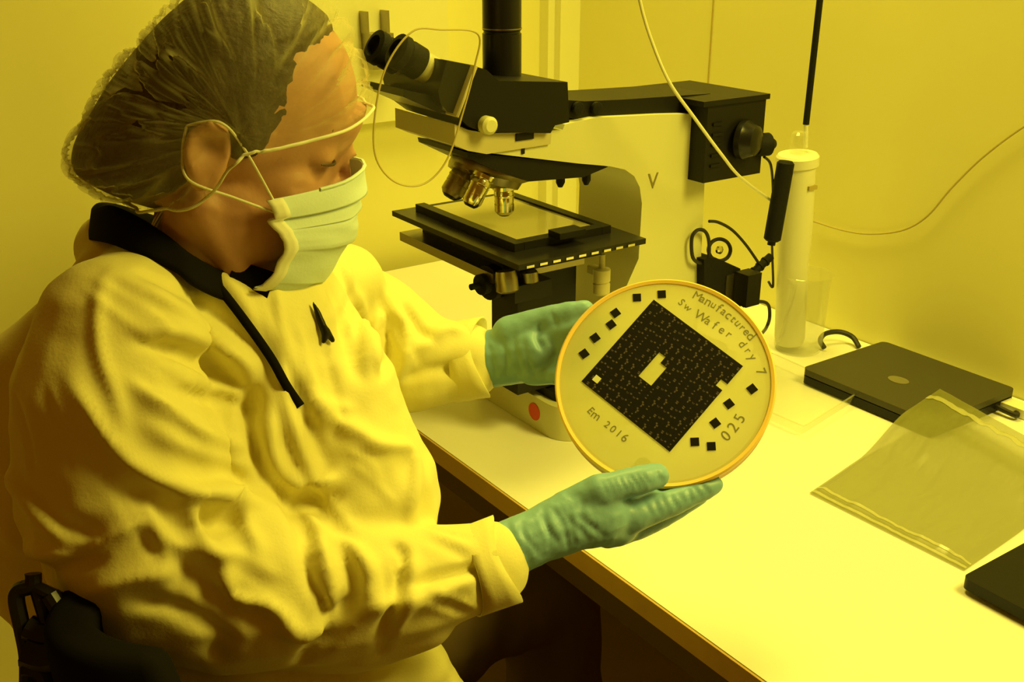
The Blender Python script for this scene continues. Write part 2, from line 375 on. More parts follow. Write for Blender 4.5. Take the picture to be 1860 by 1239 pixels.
# raised frame around the glass
gx0,gx1,gy0,gy1=sx0+.026,sx1-.02,sy0+.045,sy1-.02
bm=bmesh.new()
for a,b in (((gx0,gy0,SZ),(gx0+.014,gy1,SZ+.010)),((gx1-.014,gy0,SZ),(gx1,gy1,SZ+.010)),((gx0+.0145,gy0,SZ),(gx1-.0145,gy0+.016,SZ+.010)),((gx0+.0145,gy1-.014,SZ),(gx1-.0145,gy1,SZ+.006))): box(bm,a,b)
fin('specimen_frame',bm,M['black'],stg,bevel=.001)
M['glass']=mat('stage_glass',(.42,.38,.16),.08,spec=.8,coat=.5)
bm=bmesh.new(); box(bm,(gx0+.0146,gy0+.0165,SZ+.0002),(gx1-.0146,gy1-.0145,SZ+.0075)); fin('stage_glass',bm,M['glass'],stg)
bm=bmesh.new(); q=onz(1030,425,SZ+.012); box(bm,(q.x-.02,q.y-.012,SZ+.0102),(q.x+.02,q.y+.012,SZ+.018)); fin('clamp_block',bm,M['black'],stg,bevel=.002)
n=9
for k in range(n):
    f=(k+.25)/(n+.5); X=sx0+.006+(sx1-sx0-.012)*f
    bm=bmesh.new(); box(bm,(X,sy0-.0015,SZ-.006),(X+(sx1-sx0)/n*.5,sy0+.0002,SZ-.003)); fin('scale_mark',bm,M['chrome'],stg)
# cross-travel slide below and focus column
bm=bmesh.new(); box(bm,(sx0+.004,sy0+.06,SZ-.040),(sx1-.05,sy1-.012,SZ-.028)); fin('cross_slide',bm,M['steel'],mic,bevel=.002)
bm=bmesh.new(); box(bm,(sx0+.03,sy0+.05,SZ-.0285),(sx1-.03,sy1-.03,SZ-.0165)); fin('slide_block',bm,M['black'],mic,bevel=.002)
fx0=ony(905,520,NY+.0).x; fx1=ony(1046,520,NY+.0).x
bm=bmesh.new(); box(bm,(fx0+.03,NY+.0,TZ+.065),(fx1,NY+.06,SZ-.041)); fin('focus_column',bm,M['black'],mic,bevel=.004)
bm=bmesh.new(); box(bm,(fx0-.006,NY-.045,SZ-.062),(fx0+.05,NY+.04,SZ-.0405)); fin('travel_bracket',bm,M['black'],mic,bevel=.003)
q=ony(905,520,NY-.02); bm=bmesh.new(); lathe(bm,q+Vector((.012,.02,0)),(-1,-.1,0),[(.020,0),(.022,.004),(.022,.016),(.013,.018),(.013,.028),(.004,.029),(.004,.042)],24); fin('travel_knob',bm,M['rubber'],mic,True)
q=ony(918,492,NY-.035); bm=bmesh.new(); lathe(bm,q,(0,-.2,-1),[(.012,0),(.014,.01),(.014,.024),(.009,.027)],20); fin('coaxial_knob',bm,M['steel'],mic,True)
q=ony(960,489,NY-.035); bm=bmesh.new(); lathe(bm,q,(0,-.2,-1),[(.008,0),(.011,.004),(.011,.016),(.006,.018)],20); fin('lock_knob',bm,M['steel'],mic,True)
q=ony(1094,462,NY-.022); bm=bmesh.new(); lathe(bm,q,(0,0,-1),[(.004,0),(.004,.018),(.0115,.020),(.0115,.036),(.010,.037),(.010,.039),(.0115,.040),(.0115,.052),(.008,.055)],22); fin('lamp_regulator',bm,M['cream_d'],mic,True)
bm=bmesh.new(); box(bm,(q.x-.006,q.y,q.z-.03),(q.x+.006,NY+.001,q.z-.02)); fin('regulator_mount',bm,M['cream_d'],mic)
# foot of the stand, rounded nose
BX0,BX1=.78,1.12; BY0,BY1=1.005,1.235
def rrect(x0,y0,x1,y1,r,z,n=6):
    out=[]
    for cx,cy,a0 in ((x0+r,y0+r,180),(x1-r,y0+r,270),(x1-r,y1-r,0),(x0+r,y1-r,90)):
        for k in range(n+1):
            a=R(a0+90*k/n); out.append(Vector((cx+r*math.cos(a),cy+r*math.sin(a),z)))
    return out
bm=bmesh.new(); prism(bm,rrect(BX0,BY0,BX1,BY1,.035,TZ+.0005),Vector((0,0,.048))); fin('foot',bm,M['cream'],mic,bevel=.005)
bm=bmesh.new(); prism(bm,rrect(BX0+.012,BY0+.012,BX1-.01,BY1-.012,.03,TZ+.0487),Vector((0,0,.012))); fin('foot_top_plate',bm,M['black'],mic,bevel=.003)
q=onx(970,748,BX0-.0008); q.z=TZ+.026; q.y=max(q.y,BY0+.045); bm=bmesh.new(); lathe(bm,q+Vector((.001,0,0)),(-1,0,0),[(.0125,0),(.0125,.0012)],24); fin('warning_sticker',bm,M['red'],mic); STK=q
# breath shield in front of the observer
ctr=ony(772,215,CY+.02); sh=[(748,58),(700,125),(680,220),(684,290),(720,332),(770,334),(812,290),(842,200),(862,122),(868,62),(800,54)]
loop=spline([ony(a,b,CY-.085) for a,b in sh],8,True)
bs=thing('breath_shield',ony(772,334,CY-.085),'thin clear plastic breath shield hung below the microscope eyepieces','shield')
bm=bmesh.new(); prism(bm,loop,Vector((0,.0012,0))); fin('shield_sheet',bm,M['shield'],bs)
bm=bmesh.new(); tube(bm,loop,.0011,6,True); fin('shield_rim',bm,M['dcable'],bs,True)
# bracket on the back wall behind the eyepieces
br=thing('wall_bracket',ony(690,90,WY-.04),'small dark bracket fixed to the back wall behind the eyepieces','bracket')
bm=bmesh.new(); p=ony(688,72,WY-.055); box(bm,(p.x-.025,WY-.075,p.z-.05),(p.x+.02,WY-.036,p.z+.012)); fin('bracket_body',bm,M['steel'],br,bevel=.002)
for s in (-.024,.018):
    bm=bmesh.new(); box(bm,(p.x+s-.003,WY-.06,p.z+.012),(p.x+s+.003,WY-.036,p.z+.05)); fin('prong',bm,M['steel'],br)
# ============================================================ THINGS BEHIND THE MICROSCOPE
# grey-black tool caddy with scissors loops
cdx=ony(1305,520,1.10)
cy_=1.04
def pc(a,b): return ony(a,b,cy_)
cad=thing('tool_holder',pc(1305,560),'dark tool holder box behind the microscope with looped handles in it','holder')
bm=bmesh.new(); prism(bm,[pc(1279,472),pc(1300,468),pc(1345,488),pc(1345,545),pc(1345,585),pc(1279,585)],Vector((0,.04,0))); fin('holder_box',bm,M['rubber'],cad,bevel=.003)
bm=bmesh.new(); box(bm,(pc(1318,500).x,cy_-.003,pc(1318,520).z-.03),(pc(1332,500).x,cy_+.001,pc(1318,500).z)); fin('front_strip',bm,M['steel'],cad)
sc=thing('scissors',pc(1300,480),'pair of scissors, black looped handles standing in the holder behind the stand','scissors')
bm=bmesh.new(); tube(bm,spline([pc(a,b)+Vector((0,.006,0)) for a,b in ((1264,470),(1262,435),(1272,420),(1286,422),(1293,440),(1292,470),(1280,480))],6,True),.0026,8,True); fin('handle_loop',bm,M['bcable'],sc,True)
bm=bmesh.new(); tube(bm,spline([pc(1325+20*math.cos(a),460+20*math.sin(a))+Vector((0,.02,0)) for a in [k*math.pi/4 for k in range(8)]],5,True),.0028,8,True); fin('handle_loop',bm,M['bcable'],sc,True)
bm=bmesh.new(); box(bm,(pc(1296,470).x,cy_+.012,pc(1300,540).z),(pc(1312,470).x,cy_+.017,pc(1300,478).z)); fin('blade',bm,M['steel'],sc,bevel=.0005)
bm=bmesh.new(); lathe(bm,pc(1325,460)+Vector((0,.022,0)),(0,-1,0),[(.006,0),(.006,.004),(.003,.005)],14); fin('pivot_screw',bm,M['chrome'],sc,True)
def cablething(name,label,pts,r,m,cat='cable',n=8,seg=8):
    P=spline(pts,seg); o_=P[0]; 
    bm=bmesh.new(); tube(bm,P,r,n); o=fin(name,bm,m,None,True); o.data.transform(Matrix.Translation(-o_)); o.location=o_; return tag(o,label,cat)
cb=.0022
cablething('power_cable','black cable arching from the stand to the plug below the foam grip',[pc(1288,402),pc(1305,404),pc(1330,418),pc(1355,445),pc(1378,478)],.0022,M['bcable'])
cablething('lamp_cable','black cable dropping from the lamp housing past the foam grip',[ony(1388,285,1.02),ony(1400,300,1.03),ony(1404,350,1.05),ony(1402,420,1.07),ony(1403,470,1.08),ony(1404,520,1.09),ony(1396,512,1.09)],.0020,M['bcable'])
cablething('plug_cable','black cable loop curling on the bench beside the wafer frame',[pc(1350,556),pc(1372,548),pc(1394,552),pc(1398,575),pc(1392,595),onz(1380,612,TZ+.003),onz(1370,640,TZ+.003)],.0026,M['bcable'])
pl=thing('cable_plug',pc(1370,500),'black ribbed plug on a cable, slanting beside the tool holder','plug')
bm=bmesh.new(); cyl(bm,pc(1350,512),pc(1400,466),.0062,14); fin('plug_body',bm,M['rubber'],pl,True)
for f in (.2,.4,.6,.8):
    c0=pc(1350,512).lerp(pc(1400,466),f); d=(pc(1400,466)-pc(1350,512)).normalized(); bm=bmesh.new(); cyl(bm,c0-d*.0015,c0+d*.0015,.0075,14); fin('plug_rib',bm,M['rubber'],pl,True)
bm=bmesh.new(); box(bm,(pc(1332,490).x,cy_-.03,pc(1332,548).z),(pc(1356,490).x,cy_+.0-.004,pc(1332,492).z)); tag(fin('connector_block',bm,M['black'],None,bevel=.002),'small black connector block beside the tool holder, above the wafer frame rim','connector')
# white cable in front of the arm
cablething('white_cable','white cable hanging from above across the microscope arm down to the foam grip',[ony(1120,-700,.98),ony(1148,-240,.98),ony(1155,-60,.98),ony(1162,0,.98),ony(1182,70,.98),ony(1215,148,.97),ony(1262,215,.97),ony(1310,280,.97),ony(1345,322,1.0),ony(1400,364,1.05)],.0021,M['cable'])
cablething('wall_cable','thin tan cable sagging along the right wall from the white canister upwards right',[onx(1478,402,WX-.01),onx(1530,418,WX-.01),onx(1580,425,WX-.01),onx(1640,418,WX-.01),onx(1685,392,WX-.01),onx(1730,340,WX-.01),onx(1790,282,WX-.01),onx(1870,224,WX-.01),onx(1960,180,WX-.01)],.0016,M['dcable'])
# white wash bottle / tank with collar and black rod, standing in a clear beaker
TY=1.07
def pt(a,b): return ony(a,b,TY)
base=onz(1455,640,TZ); 
wt=thing('white_canister',pt(1435,640),'tall white tapering canister with a flat cap, in front of the right wall','canister')
a=pt(1449,283); b=pt(1432,640); b.z=TZ+.012; ax=a-b; L=ax.length; sc_=a.y*1.35/F*0+ (a-CAM).dot(fw)/F
rT=35*sc_; rB=27*(b-CAM).dot(fw)/F
bm=bmesh.new(); lathe(bm,b,ax,[(rB*.9,0),(rB,.01),(rB*1.0,L*.45),(rB*1.12,L*.6),(rT*.95,L*.92),(rT*.97,L*.95)],32); fin('canister_body',bm,M['white'],wt,True)
bm=bmesh.new(); lathe(bm,b,ax,[(rT*1.02,L*.95),(rT*1.1,L*.955),(rT*1.1,L*.998),(rT*1.0,L*1.01)],32); fin('canister_cap',bm,M['white'],wt,True)
bm=bmesh.new(); q=b+ax*.78; box(bm,(q.x-.008,q.y-rT-.0015,q.z+.02),(q.x+.010,q.y-rT+.006,q.z+.026)); fin('level_mark',bm,M['tan'],wt)
bm=bmesh.new(); lathe(bm,a+ax.normalized()*.004,(.02,0,1),[(.013,0),(.013,.028),(.009,.032)],20); fin('neck_collar',bm,M['clear'],wt,True)
rd=thing('black_rod',pt(1464,226),'slim black rod rising out of the top of the white canister','rod')
bm=bmesh.new(); cyl(bm,pt(1463,268),pt(1464,222),.0035,12); fin('rod_stem',bm,M['white'],rd,True)
bm=bmesh.new(); r0=pt(1464,226); r1=pt(1516,-240); cyl(bm,r0,r1,.0048,14); fin('rod_shaft',bm,M['rubber'],rd,True)
fg=thing('foam_grip',ony(1412,436,1.03),'black foam covered handle leaning against the white canister','handle')
bm=bmesh.new(); p0=ony(1402,438,1.03); p1=ony(1428,292,1.03); lathe(bm,p0,p1-p0,[(.009,0),(.0125,.003),(.0125,(p1-p0).length*.97),(.009,(p1-p0).length)],20); fin('grip_sleeve',bm,M['rubber'],fg,True)
bm=bmesh.new(); cyl(bm,p0-(p1-p0)*.05,p0+(p1-p0)*.02,.006,12); fin('grip_tip',bm,M['black'],fg,True)
bk=thing('clear_beaker',onz(1455,650,TZ),'clear plastic beaker standing around the foot of the white canister','beaker')
c0=Vector((b.x+.012,b.y-.008,TZ+.001)); bm=bmesh.new(); rb=.038
lathe(bm,c0,(0,0,1),[(rb*.94,0),(rb,.006),(rb*1.05,.12),(rb*1.15,.128),(rb*1.12,.129),(rb*1.02,.12),(rb*.97,.008),(rb*.9,.003)],36); fin('beaker_wall',bm,M['clear'],bk,True)
# ============================================================ BENCH TOP
lp=thing('laptop',onz(1650,690,TZ),'closed dark laptop with a small round lid emblem, against the right wall','laptop')
LZ=TZ+.026
A=onz(1457,668,LZ); Bq=onz(1643,742,LZ); Cq=onz(1846,708,LZ)
lx0=onz(1457,668,LZ).x; 
# rectangle aligned with the wall
x0=A.x; y1=A.y; x1=onz(1846,706,LZ).x; y0=onz(1846,706,LZ).y
x1=min(x1,WX-.012)
bm=bmesh.new(); prism(bm,rrect(x0,y0,x1,y1,.010,TZ+.003),Vector((0,0,.012))); fin('laptop_base',bm,M['black'],lp,bevel=.0015)
bm=bmesh.new(); prism(bm,rrect(x0,y0,x1,y1,.010,TZ+.0165),Vector((0,0,.0095))); fin('laptop_lid',bm,M['lid'],lp,bevel=.0015)
q=onz(1632,690,LZ+.0004); bm=bmesh.new(); ball(bm,q,(.012,.016,.0008),nu=24,nv=6); fin('lid_emblem',bm,M['badge'],lp,True)
q=Vector((x1-.03,y0-.0,TZ+.01)); 
cablething('laptop_cable','short black cable leaving the right end of the far laptop',[Vector((x1-.045,y0+.002,TZ+.010)),Vector((x1-.045,y0-.03,TZ+.008)),onz(1850,748,TZ+.006),onz(1900,765,TZ+.005)],.004,M['bcable'])
ad=thing('cable_adapter',onz(1840,755,TZ),'cream plug strip at the right end of the far laptop','adapter'); bm=bmesh.new(); q=onz(1842,750,TZ); box(bm,(q.x-.012,q.y-.05,TZ+.001),(q.x+.012,q.y+.02,TZ+.014)); fin('adapter_body',bm,M['white'],ad,bevel=.003)
cablething('coiled_cable','black cable coil standing at the left end of the far laptop',[onz(1497,632,TZ+.006),onz(1490,618,TZ+.014),onz(1500,606,TZ+.02),onz(1525,603,TZ+.02),onz(1548,612,TZ+.014),onz(1560,630,TZ+.005)],.0042,M['bcable'])
# near laptop at the right edge
l2=thing('tablet_case',onz(1860,1060,TZ),'flat black case at the right edge of the bench, over the corner of the bag','case')
z2=TZ+.019; a=onz(1748,1046,z2); b2=onz(1880,960,z2); bm=bmesh.new()
prism(bm,rrect(a.x,a.y-.30,a.x+.22,a.y,.008,TZ+.0055),Vector((0,0,.0125))); fin('case_shell',bm,M['black'],l2,bevel=.002)
l2.location=Vector((a.x+.11,a.y-.15,TZ)); l2.children[0].data.transform(Matrix.Translation(world_loc(l2)*-1+onz(1860,1060,TZ)))
# antistatic bag
bg=thing('antistatic_bag',onz(1660,880,TZ),'flat translucent grey zip bag lying on the bench before the far laptop','bag')
c00=onz(1470,895,TZ+.002); c10=onz(1752,1036,TZ+.002); c01=onz(1708,703,TZ+.031); c11=onz(1975,850,TZ+.031)
for c_ in (c01,c11): c_.z=TZ+.002
sm=lambda t: (lambda q: q*q*(3-2*q))(min(1,max(0,t)))
def lz(u,v):
    p=c00.lerp(c10,u).lerp(c01.lerp(c11,u),v)
    zz=.0045+.003*noise.noise(Vector((u*7,v*5,.3)))+.0018*noise.noise(Vector((u*22,v*9,1.3)))+.0035*math.exp(-((v-.86)/.05)**2)*(1+.8*noise.noise(Vector((u*14,1,2))))
    e=min(u,1-u,v,1-v); zz*=min(1,e*14+.15)
    # the bag drapes over the laptop corner
    zz+=.0265*sm((p.x-x0+.13)/.125)
    return Vector((p.x,p.y,TZ+.001+zz))
bm=bmesh.new(); grid(bm,lz,90,70); fin('bag_film',bm,M['bag'],bg,True,angle=180)
def strip(v0,v1,dz): 
    bm=bmesh.new(); grid(bm,lambda u,v: lz(.004+u*.992,v0+(v1-v0)*v)+Vector((0,0,dz)),90,5); return bm
fin('bag_zip_strip',strip(.86,.90,.0012),M['bagzip'],bg,True,angle=180)
fin('bag_seam',strip(.01,.022,.0010),M['bagzip'],bg,True,angle=180)
bm=bmesh.new(); grid(bm,lambda u,v: lz(.004+u*.992,.045+.012*v)+Vector((0,0,.001)),90,4); fin('bag_seam',bm,M['bagzip'],bg,True,angle=180)
bm=bmesh.new(); tube(bm,[lz(.01+k/60*.98,.90)+Vector((0,0,.001)) for k in range(61)],.0009,6); fin('zip_bead',bm,M['bagzip'],bg,True)
# clear tray
ct=thing('clear_tray',onz(1460,740,TZ),'low clear plastic tray with a thin rim left of the far laptop','tray')
rim=[onz(1400,640,TZ+.018),onz(1560,712,TZ+.018),onz(1460,775,TZ+.018),onz(1335,720,TZ+.018)]
loopT=[]
for i in range(4):
    p,q=rim[i],rim[(i+1)%4]; pr=rim[i-1]
    loopT+= [p.lerp(pr,.06),p.lerp(pr,.02).lerp(p.lerp(q,.02),.5),p.lerp(q,.06)]
bm=bmesh.new(); tube(bm,loopT,.0012,6,True); fin('tray_rim',bm,M['clear'],ct,True)
ctr=sum(rim,Vector())/4
bm=bmesh.new(); top=[bm.verts.new(p) for p in loopT]; bot=[bm.verts.new(ctr.lerp(p,.93)+Vector((0,0,-.016))) for p in loopT]
for i in range(len(top)): bm.faces.new((top[i],top[(i+1)%12],bot[(i+1)%12],bot[i]))
bm.faces.new(bot); fin('tray_wall',bm,M['clear'],ct)
# ============================================================ WAFER FRAME
DC=at(1206,691,1.02); nrm=(-ray(1206,691)).normalized()
du=rt.copy(); nrm=(Matrix.Rotation(R(-18),3,du)@nrm).normalized()
if nrm.z<(-ray(1206,691)).normalized().z: nrm=(Matrix.Rotation(R(36),3,du)@nrm).normalized()
du=(du-nrm*du.dot(nrm)).normalized(); dv=nrm.cross(du).normalized()
DR=199*1.02/F
def dp(u,v,h=0): return DC+du*u+dv*v+nrm*h
def dpx(a,b,h=0):
    p=onp(a,b,DC+nrm*h,nrm)-DC; return p.dot(du),p.dot(dv)
wf=thing('wafer_frame',DC,'round orange rimmed wafer frame with black dies on see-through tape, held in both gloved hands','wafer frame')
bm=bmesh.new(); lathe(bm,DC-nrm*.0055,nrm,[(DR-.0045,.0065),(DR-.0015,.0075),(DR,.006),(DR,0),(DR-.003,-.001),(DR-.0045,0),(DR-.0045,.0065)],120,cap=False); fin('outer_ring',bm,M['ring'],wf,True,angle=60)
bm=bmesh.new(); lathe(bm,DC-nrm*.0125-dv*.0,nrm,[(DR-.008,-.010),(DR-.0035,-.012),(DR-.0006,-.010),(DR-.0006,.0060),(DR-.008,.0060),(DR-.008,-.010)],120,cap=False); fin('inner_ring',bm,M['ring2'],wf,True,angle=60)
bm=bmesh.new(); lathe(bm,DC-nrm*.0004,nrm,[(DR-.0046,0),(DR-.0046,.0004)],96); fin('tape_film',bm,M['film'],wf)
top,right,bot,left=[Vector((*dpx(*p),0)) for p in ((1186,548),(1349,661),(1217,826),(1058,690))]
cc=(top+right+bot+left)/4; e1=((right-top)+(bot-left)).normalized(); e2=Vector((-e1.y,e1.x,0))*-1
if e2.dot(left-top)<0: e2=-e2
s1=((right-top).length+(bot-left).length)/2; s2=((left-top).length+(bot-right).length)/2
ND=14; p1=s1/ND; p2=s2/ND
hole=set()
for i in range(5,8):
    for j in range(5,9): hole.add((i,j))
hole-={(7,5),(5,5)}; hole-={(5,6)} 
hole={(6,5),(6,6),(7,7),(6,7),(6,8),(7,8),(5,7),(5,8)} ; hole={(5,5),(5,6),(6,6),(5,7),(6,7),(5,8),(6,8)}
bm=bmesh.new()
def quad(bm,cx,cy,hx,hy,z0,z1,mi=0): box(bm,(cx-hx,cy-hy,z0),(cx+hx,cy+hy,z1),mi)
dme=[]
for var in range(4):
    random.seed(50+var); bm=bmesh.new(); quad(bm,0,0,p1*.498,p2*.498,0,.0005)
    for k in range(2+var%2):
        cx=random.uniform(-.3,.3)*p1; cy=random.uniform(-.3,.3)*p2; hx=random.uniform(.07,.16)*p1; hy=random.uniform(.05,.12)*p2
        v=[bm.verts.new((cx+a*hx,cy+b*hy,.00056)) for a,b in ((-1,-1),(1,-1),(1,1),(-1,1))]; bm.faces.new(v).material_index=1
    me=bpy.data.meshes.new('die'); bm.to_mesh(me); bm.free(); me.materials.append(M['die']); me.materials.append(M['diemark']); dme.append(me)
E1=du*e1.x+dv*e1.y; E2=du*e2.x+dv*e2.y
if E1.cross(E2).dot(nrm)<0: E2m=-E2
else: E2m=E2
mr=Matrix((E1,E2m,nrm)).transposed().to_4x4()
for i in range(ND):
    for j in range(ND):
        if (i,j) in hole or (i,j)==(13,3): continue
        p=cc+e1*((i+.5-ND/2)*p1)+e2*((j+.5-ND/2)*p2)
        o=bpy.data.objects.new('die',dme[random.randrange(4)]); COL.objects.link(o); o.parent=wf
        o.matrix_local=Matrix.Translation(du*p.x+dv*p.y+nrm*.0004)@mr
M['blank']=mat('blank_die',(.72,.74,.50),.5)
p=cc+e1*((.8+.5-ND/2)*p1)+e2*((ND-1-.9+.5-ND/2)*p2)
bm=bmesh.new(); quad(bm,0,0,p1*.42,p2*.42,0,.0004); bm.transform(Matrix.Translation(dp(p.x,p.y,.0010))@mr); fin('pale_mark',bm,M['blank'],wf)
for a,b in ((1157,541),(1202,535),(1118,569),(1110,590),(1081,614),(1061,643),(1366,707),(1324,734),(1299,769),(1262,803),(1292,811)):
    u,v=dpx(a,b); bm=bmesh.new(); rot=Matrix.Rotation(0 if b>790 or a in(1202,1157) else .6,4,'Z')
    quad(bm,0,0,.0040,.0040,0,.0004); bm.transform(Matrix.Translation(dp(u,v,.0004))@Matrix((du,dv,nrm)).transposed().to_4x4()@rot); fin('test_die',bm,M['die'],wf)
def disc_text(s,path,size,m,name='handwriting'):
    """letters spaced along a line of photo points lying on the tape"""
    P=[Vector((*dpx(a,b),0)) for a,b in path]; P=spline(P,20); L=[0]
    for a,b in zip(P,P[1:]): L.append(L[-1]+(b-a).length)
    n=len(s); obs=[]; bmA=bmesh.new()
    for k,ch in enumerate(s):
        if ch==' ': continue
        t=L[-1]*(k+.5)/n; i=max(j for j in range(len(L)) if L[j]<=t); i=min(i,len(P)-2)
        pos=P[i].lerp(P[i+1],(t-L[i])/max(1e-9,L[i+1]-L[i])); d=(P[i+1]-P[i]).normalized(); ang=math.atan2(d.y,d.x)+random.uniform(-.12,.12)
        me=text_mesh(ch,size*random.uniform(.85,1.15),.0001); me.transform(Matrix.Rotation(ang,4,'Z')); me.transform(Matrix.Translation(pos))
        bmA.from_mesh(me); bpy.data.meshes.remove(me)
    bmA.transform(Matrix.Translation(dp(0,0,.0002))@Matrix((du,dv,nrm)).transposed().to_4x4())
    me=bpy.data.meshes.new(name); bmA.to_mesh(me); bmA.free(); return link(name,me,m,wf)
disc_text('Manufactured',[(1262,536),(1300,556),(1335,582),(1368,615)],.0125,M['ink'])
disc_text('Sw Wafer dry 7',[(1232,545),(1262,568),(1300,592),(1345,622),(1368,650),(1385,682)],.0115,M['ink'])
disc_text('Em 2016',[(1068,742),(1092,763),(1116,782),(1140,800)],.0105,M['ink'])
disc_text('025',[(1312,800),(1330,780),(1350,752)],.013,M['ink'])
# ============================================================ PERSON
per=thing('person',Vector((.2,.8,.47)),'seated person in gown, hair net, mask and green gloves, holding the wafer frame','person')
# ---- head frame: forward, left, up
yaw_h=0.0
hf=(rt*math.cos(R(20))+Vector((fw.x,fw.y,0)).normalized()*math.sin(R(20))).normalized()
hl=Vector((0,0,1)).cross(hf).normalized()
HP=R(15); F3=(hf*math.cos(HP)-Vector((0,0,1))*math.sin(HP)).normalized(); U3=F3.cross(hl).normalized()
if U3.z<0: U3=-U3
HO=at(360,258,.90); HS=1.10; HXS=1.10
def H(x,y,z): return HO+(F3*(x*HXS)+hl*y+U3*z)*HS
HX=(F3,hl,U3)
def el(bm,c,r,nu=24,nv=16): ball(bm,H(*c),(r[0]*HS*HXS,r[1]*HS,r[2]*HS),HX,nu,nv)
bm=bmesh.new()
el(bm,(.008,0,.045),(.098,.077,.092)); el(bm,(.048,0,.050),(.062,.066,.066))
el(bm,(.042,0,-.010),(.052,.060,.070)); el(bm,(.050,0,-.055),(.045,.046,.052)); el(bm,(.072,0,-.078),(.024,.026,.026))
el(bm,(.080,0,.006),(.020,.024,.030))
for s in (-1,1):
    el(bm,(.066,s*.028,-.020),(.022,.024,.022)); chain(bm,[(H(.004,s*.050,-.040),.022),(H(.035,s*.042,-.078),.020),(H(.075,s*.02,-.092),.018)]); el(bm,(.028,s*.040,-.045),(.045,.026,.040)); el(bm,(.072,s*.035,.015),(.016,.020,.014))
    el(bm,(.054,s*.042,-.014),(.024,.020,.024)); el(bm,(.082,s*.026,.036),(.016,.026,.010))
    chain(bm,[(H(-.012,s*.079,.016),.005),(H(-.003,s*.083,.027),.005),(H(.008,s*.079,.022),.0045),(H(.010,s*.076,.005),.005),(H(.006,s*.074,-.016),.006)],.5)
    chain(bm,[(H(-.012,s*.080,.016),.005),(H(-.013,s*.080,.0),.005),(H(-.003,s*.076,-.018),.006)],.5)
    el(bm,(.0,s*.073,.003),(.011,.008,.019)); 
chain(bm,[(H(.092,0,.028),.010),(H(.106,0,.008),.0095),(H(.113,0,-.010),.0105)]); el(bm,(.104,.0,-.018),(.016,.018,.010))
el(bm,(.096,0,-.046),(.012,.024,.014))
# neck
NB=at(350,510,.945)
chain(bm,[(H(.002,0,-.035),.052*HS),(H(.018,0,-.085),.048*HS),(NB,.052)])
# torso and arms of the body, hidden under the gown, hands are inside the gloves
torso=[(340,560,.99,.060),(400,640,1.0,.10),(430,800,1.0,.115),(430,980,1.02,.12),(420,1160,1.04,.125),(400,1330,1.06,.13)]
chain(bm,px(torso))
nsh=(215,630,.84,.040); nel=(300,1010,.88,.042); nwr=(890,1008,.945,.024)
chain(bm,px([(330,590,.96,.045),nsh,(250,820,.86,.046),nel,(600,1040,.91,.036),nwr,(960,985,.957,.021)]))
fsh=(600,560,1.12,.045); fel=(690,690,1.12,.038); fwr=(850,652,1.125,.024)
chain(bm,px([(420,560,1.03,.06),fsh,fel,fwr,(900,648,1.12,.021)]))
body=remesh(bm,.0034,8,'body')
# face features: eye sockets, closed lids, brow line
body.update()
def press(me,c,r,amt,d=None):
    c=Vector(c)
    for v in me.vertices:
        q=(v.co-c).length
        if q<r*2.2: v.co=v.co+(d if d is not None else v.normal)*amt*math.exp(-(q/r)**2)
for s in (-1,1):
    press(body,H(.094,s*.034,.028),.006*HS,-.0022*HS,F3); press(body,H(.094,s*.034,.000),.006*HS,-.0020*HS,F3); press(body,H(.0,s*.083,.010),.010*HS,-.007*HS,hl*s)
    press(body,H(.040,s*.066,.030),.020*HS,-.004)
body_o=link('body',body,M['skin'],per,True)
M['lid']=M['lid']
for s in (-1,1):
    bm=bmesh.new(); pts=[H(.072+.0162*math.cos(a),s*(.035+.0196*math.sin(a)),.0105-.0015*abs(math.sin(a))) for a in [R(-75+150*k/14) for k in range(15)]]
    tube(bm,pts,[.0006+.0009*math.sin(math.pi*k/14) for k in range(15)],6); fin('eyelashes',bm,M['hair'],per,True)
    bm=bmesh.new(); pts=[H(.098-.020*(k/8)**1.6,s*(.012+.042*k/8),.036+.006*math.sin(math.pi*k/8)) for k in range(9)]
    tube(bm,pts,[.0014+.0016*math.sin(math.pi*(k+.5)/9.5) for k in range(9)],6); fin('eyebrow',bm,M['hair'],per,True)
# ---- hair
bm=bmesh.new(); el(bm,(-.006,0,.056),(.092,.083,.088)); el(bm,(.018,0,.084),(.062,.070,.056)); el(bm,(-.034,0,.02),(.062,.074,.075)); el(bm,(-.056,0,-.03),(.045,.05,.040)); 
for s in (-1,1): el(bm,(.018,s*.066,.030),(.020,.016,.026))
hair=remesh(bm,.004,5,'hair')
for v in hair.vertices:
    r=v.co-H(-.01,0,.05); a=math.atan2(r.dot(U3),r.dot(F3)); l=r.dot(hl)
    v.co=v.co+v.normal*.0018*(noise.noise(Vector((a*22,l*140,2)))+.6*noise.noise(Vector((a*4,l*300,2))))
hair_o=link('hair',hair,M['hair'],per,True)
# ---- bouffant cap
def hl2(a,b,side): # photo point -> head coordinates on the plane at sideways distance side
    p=onp(a,b,HO+hl*side*HS,hl)-HO; return p.dot(F3)/HS/HXS,p.dot(U3)/HS
prof=[hl2(a,b,0) for a,b in ((662,250),(672,190),(668,125),(645,62),(605,10),(545,-32),(460,-52),(370,-42),(300,8),(240,72),(185,140),(142,210),(110,270),(112,318),(165,352),(235,378),(300,392),(370,385),(470,370),(580,320))]
cx,cz=hl2(410,205,0)
PS=spline([Vector((x,z,0)) for x,z in prof],12,True)
tab=sorted((math.atan2(p.y-cz,p.x-cx),math.hypot(p.x-cx,p.y-cz)) for p in PS)
def RA(a):
    a=(a+math.pi)%(2*math.pi)-math.pi
    for (a0,r0),(a1,r1) in zip(tab,tab[1:]):
        if a0<=a<=a1: return r0+(r1-r0)*(a-a0)/max(1e-6,a1-a0)
    return tab[0][1]
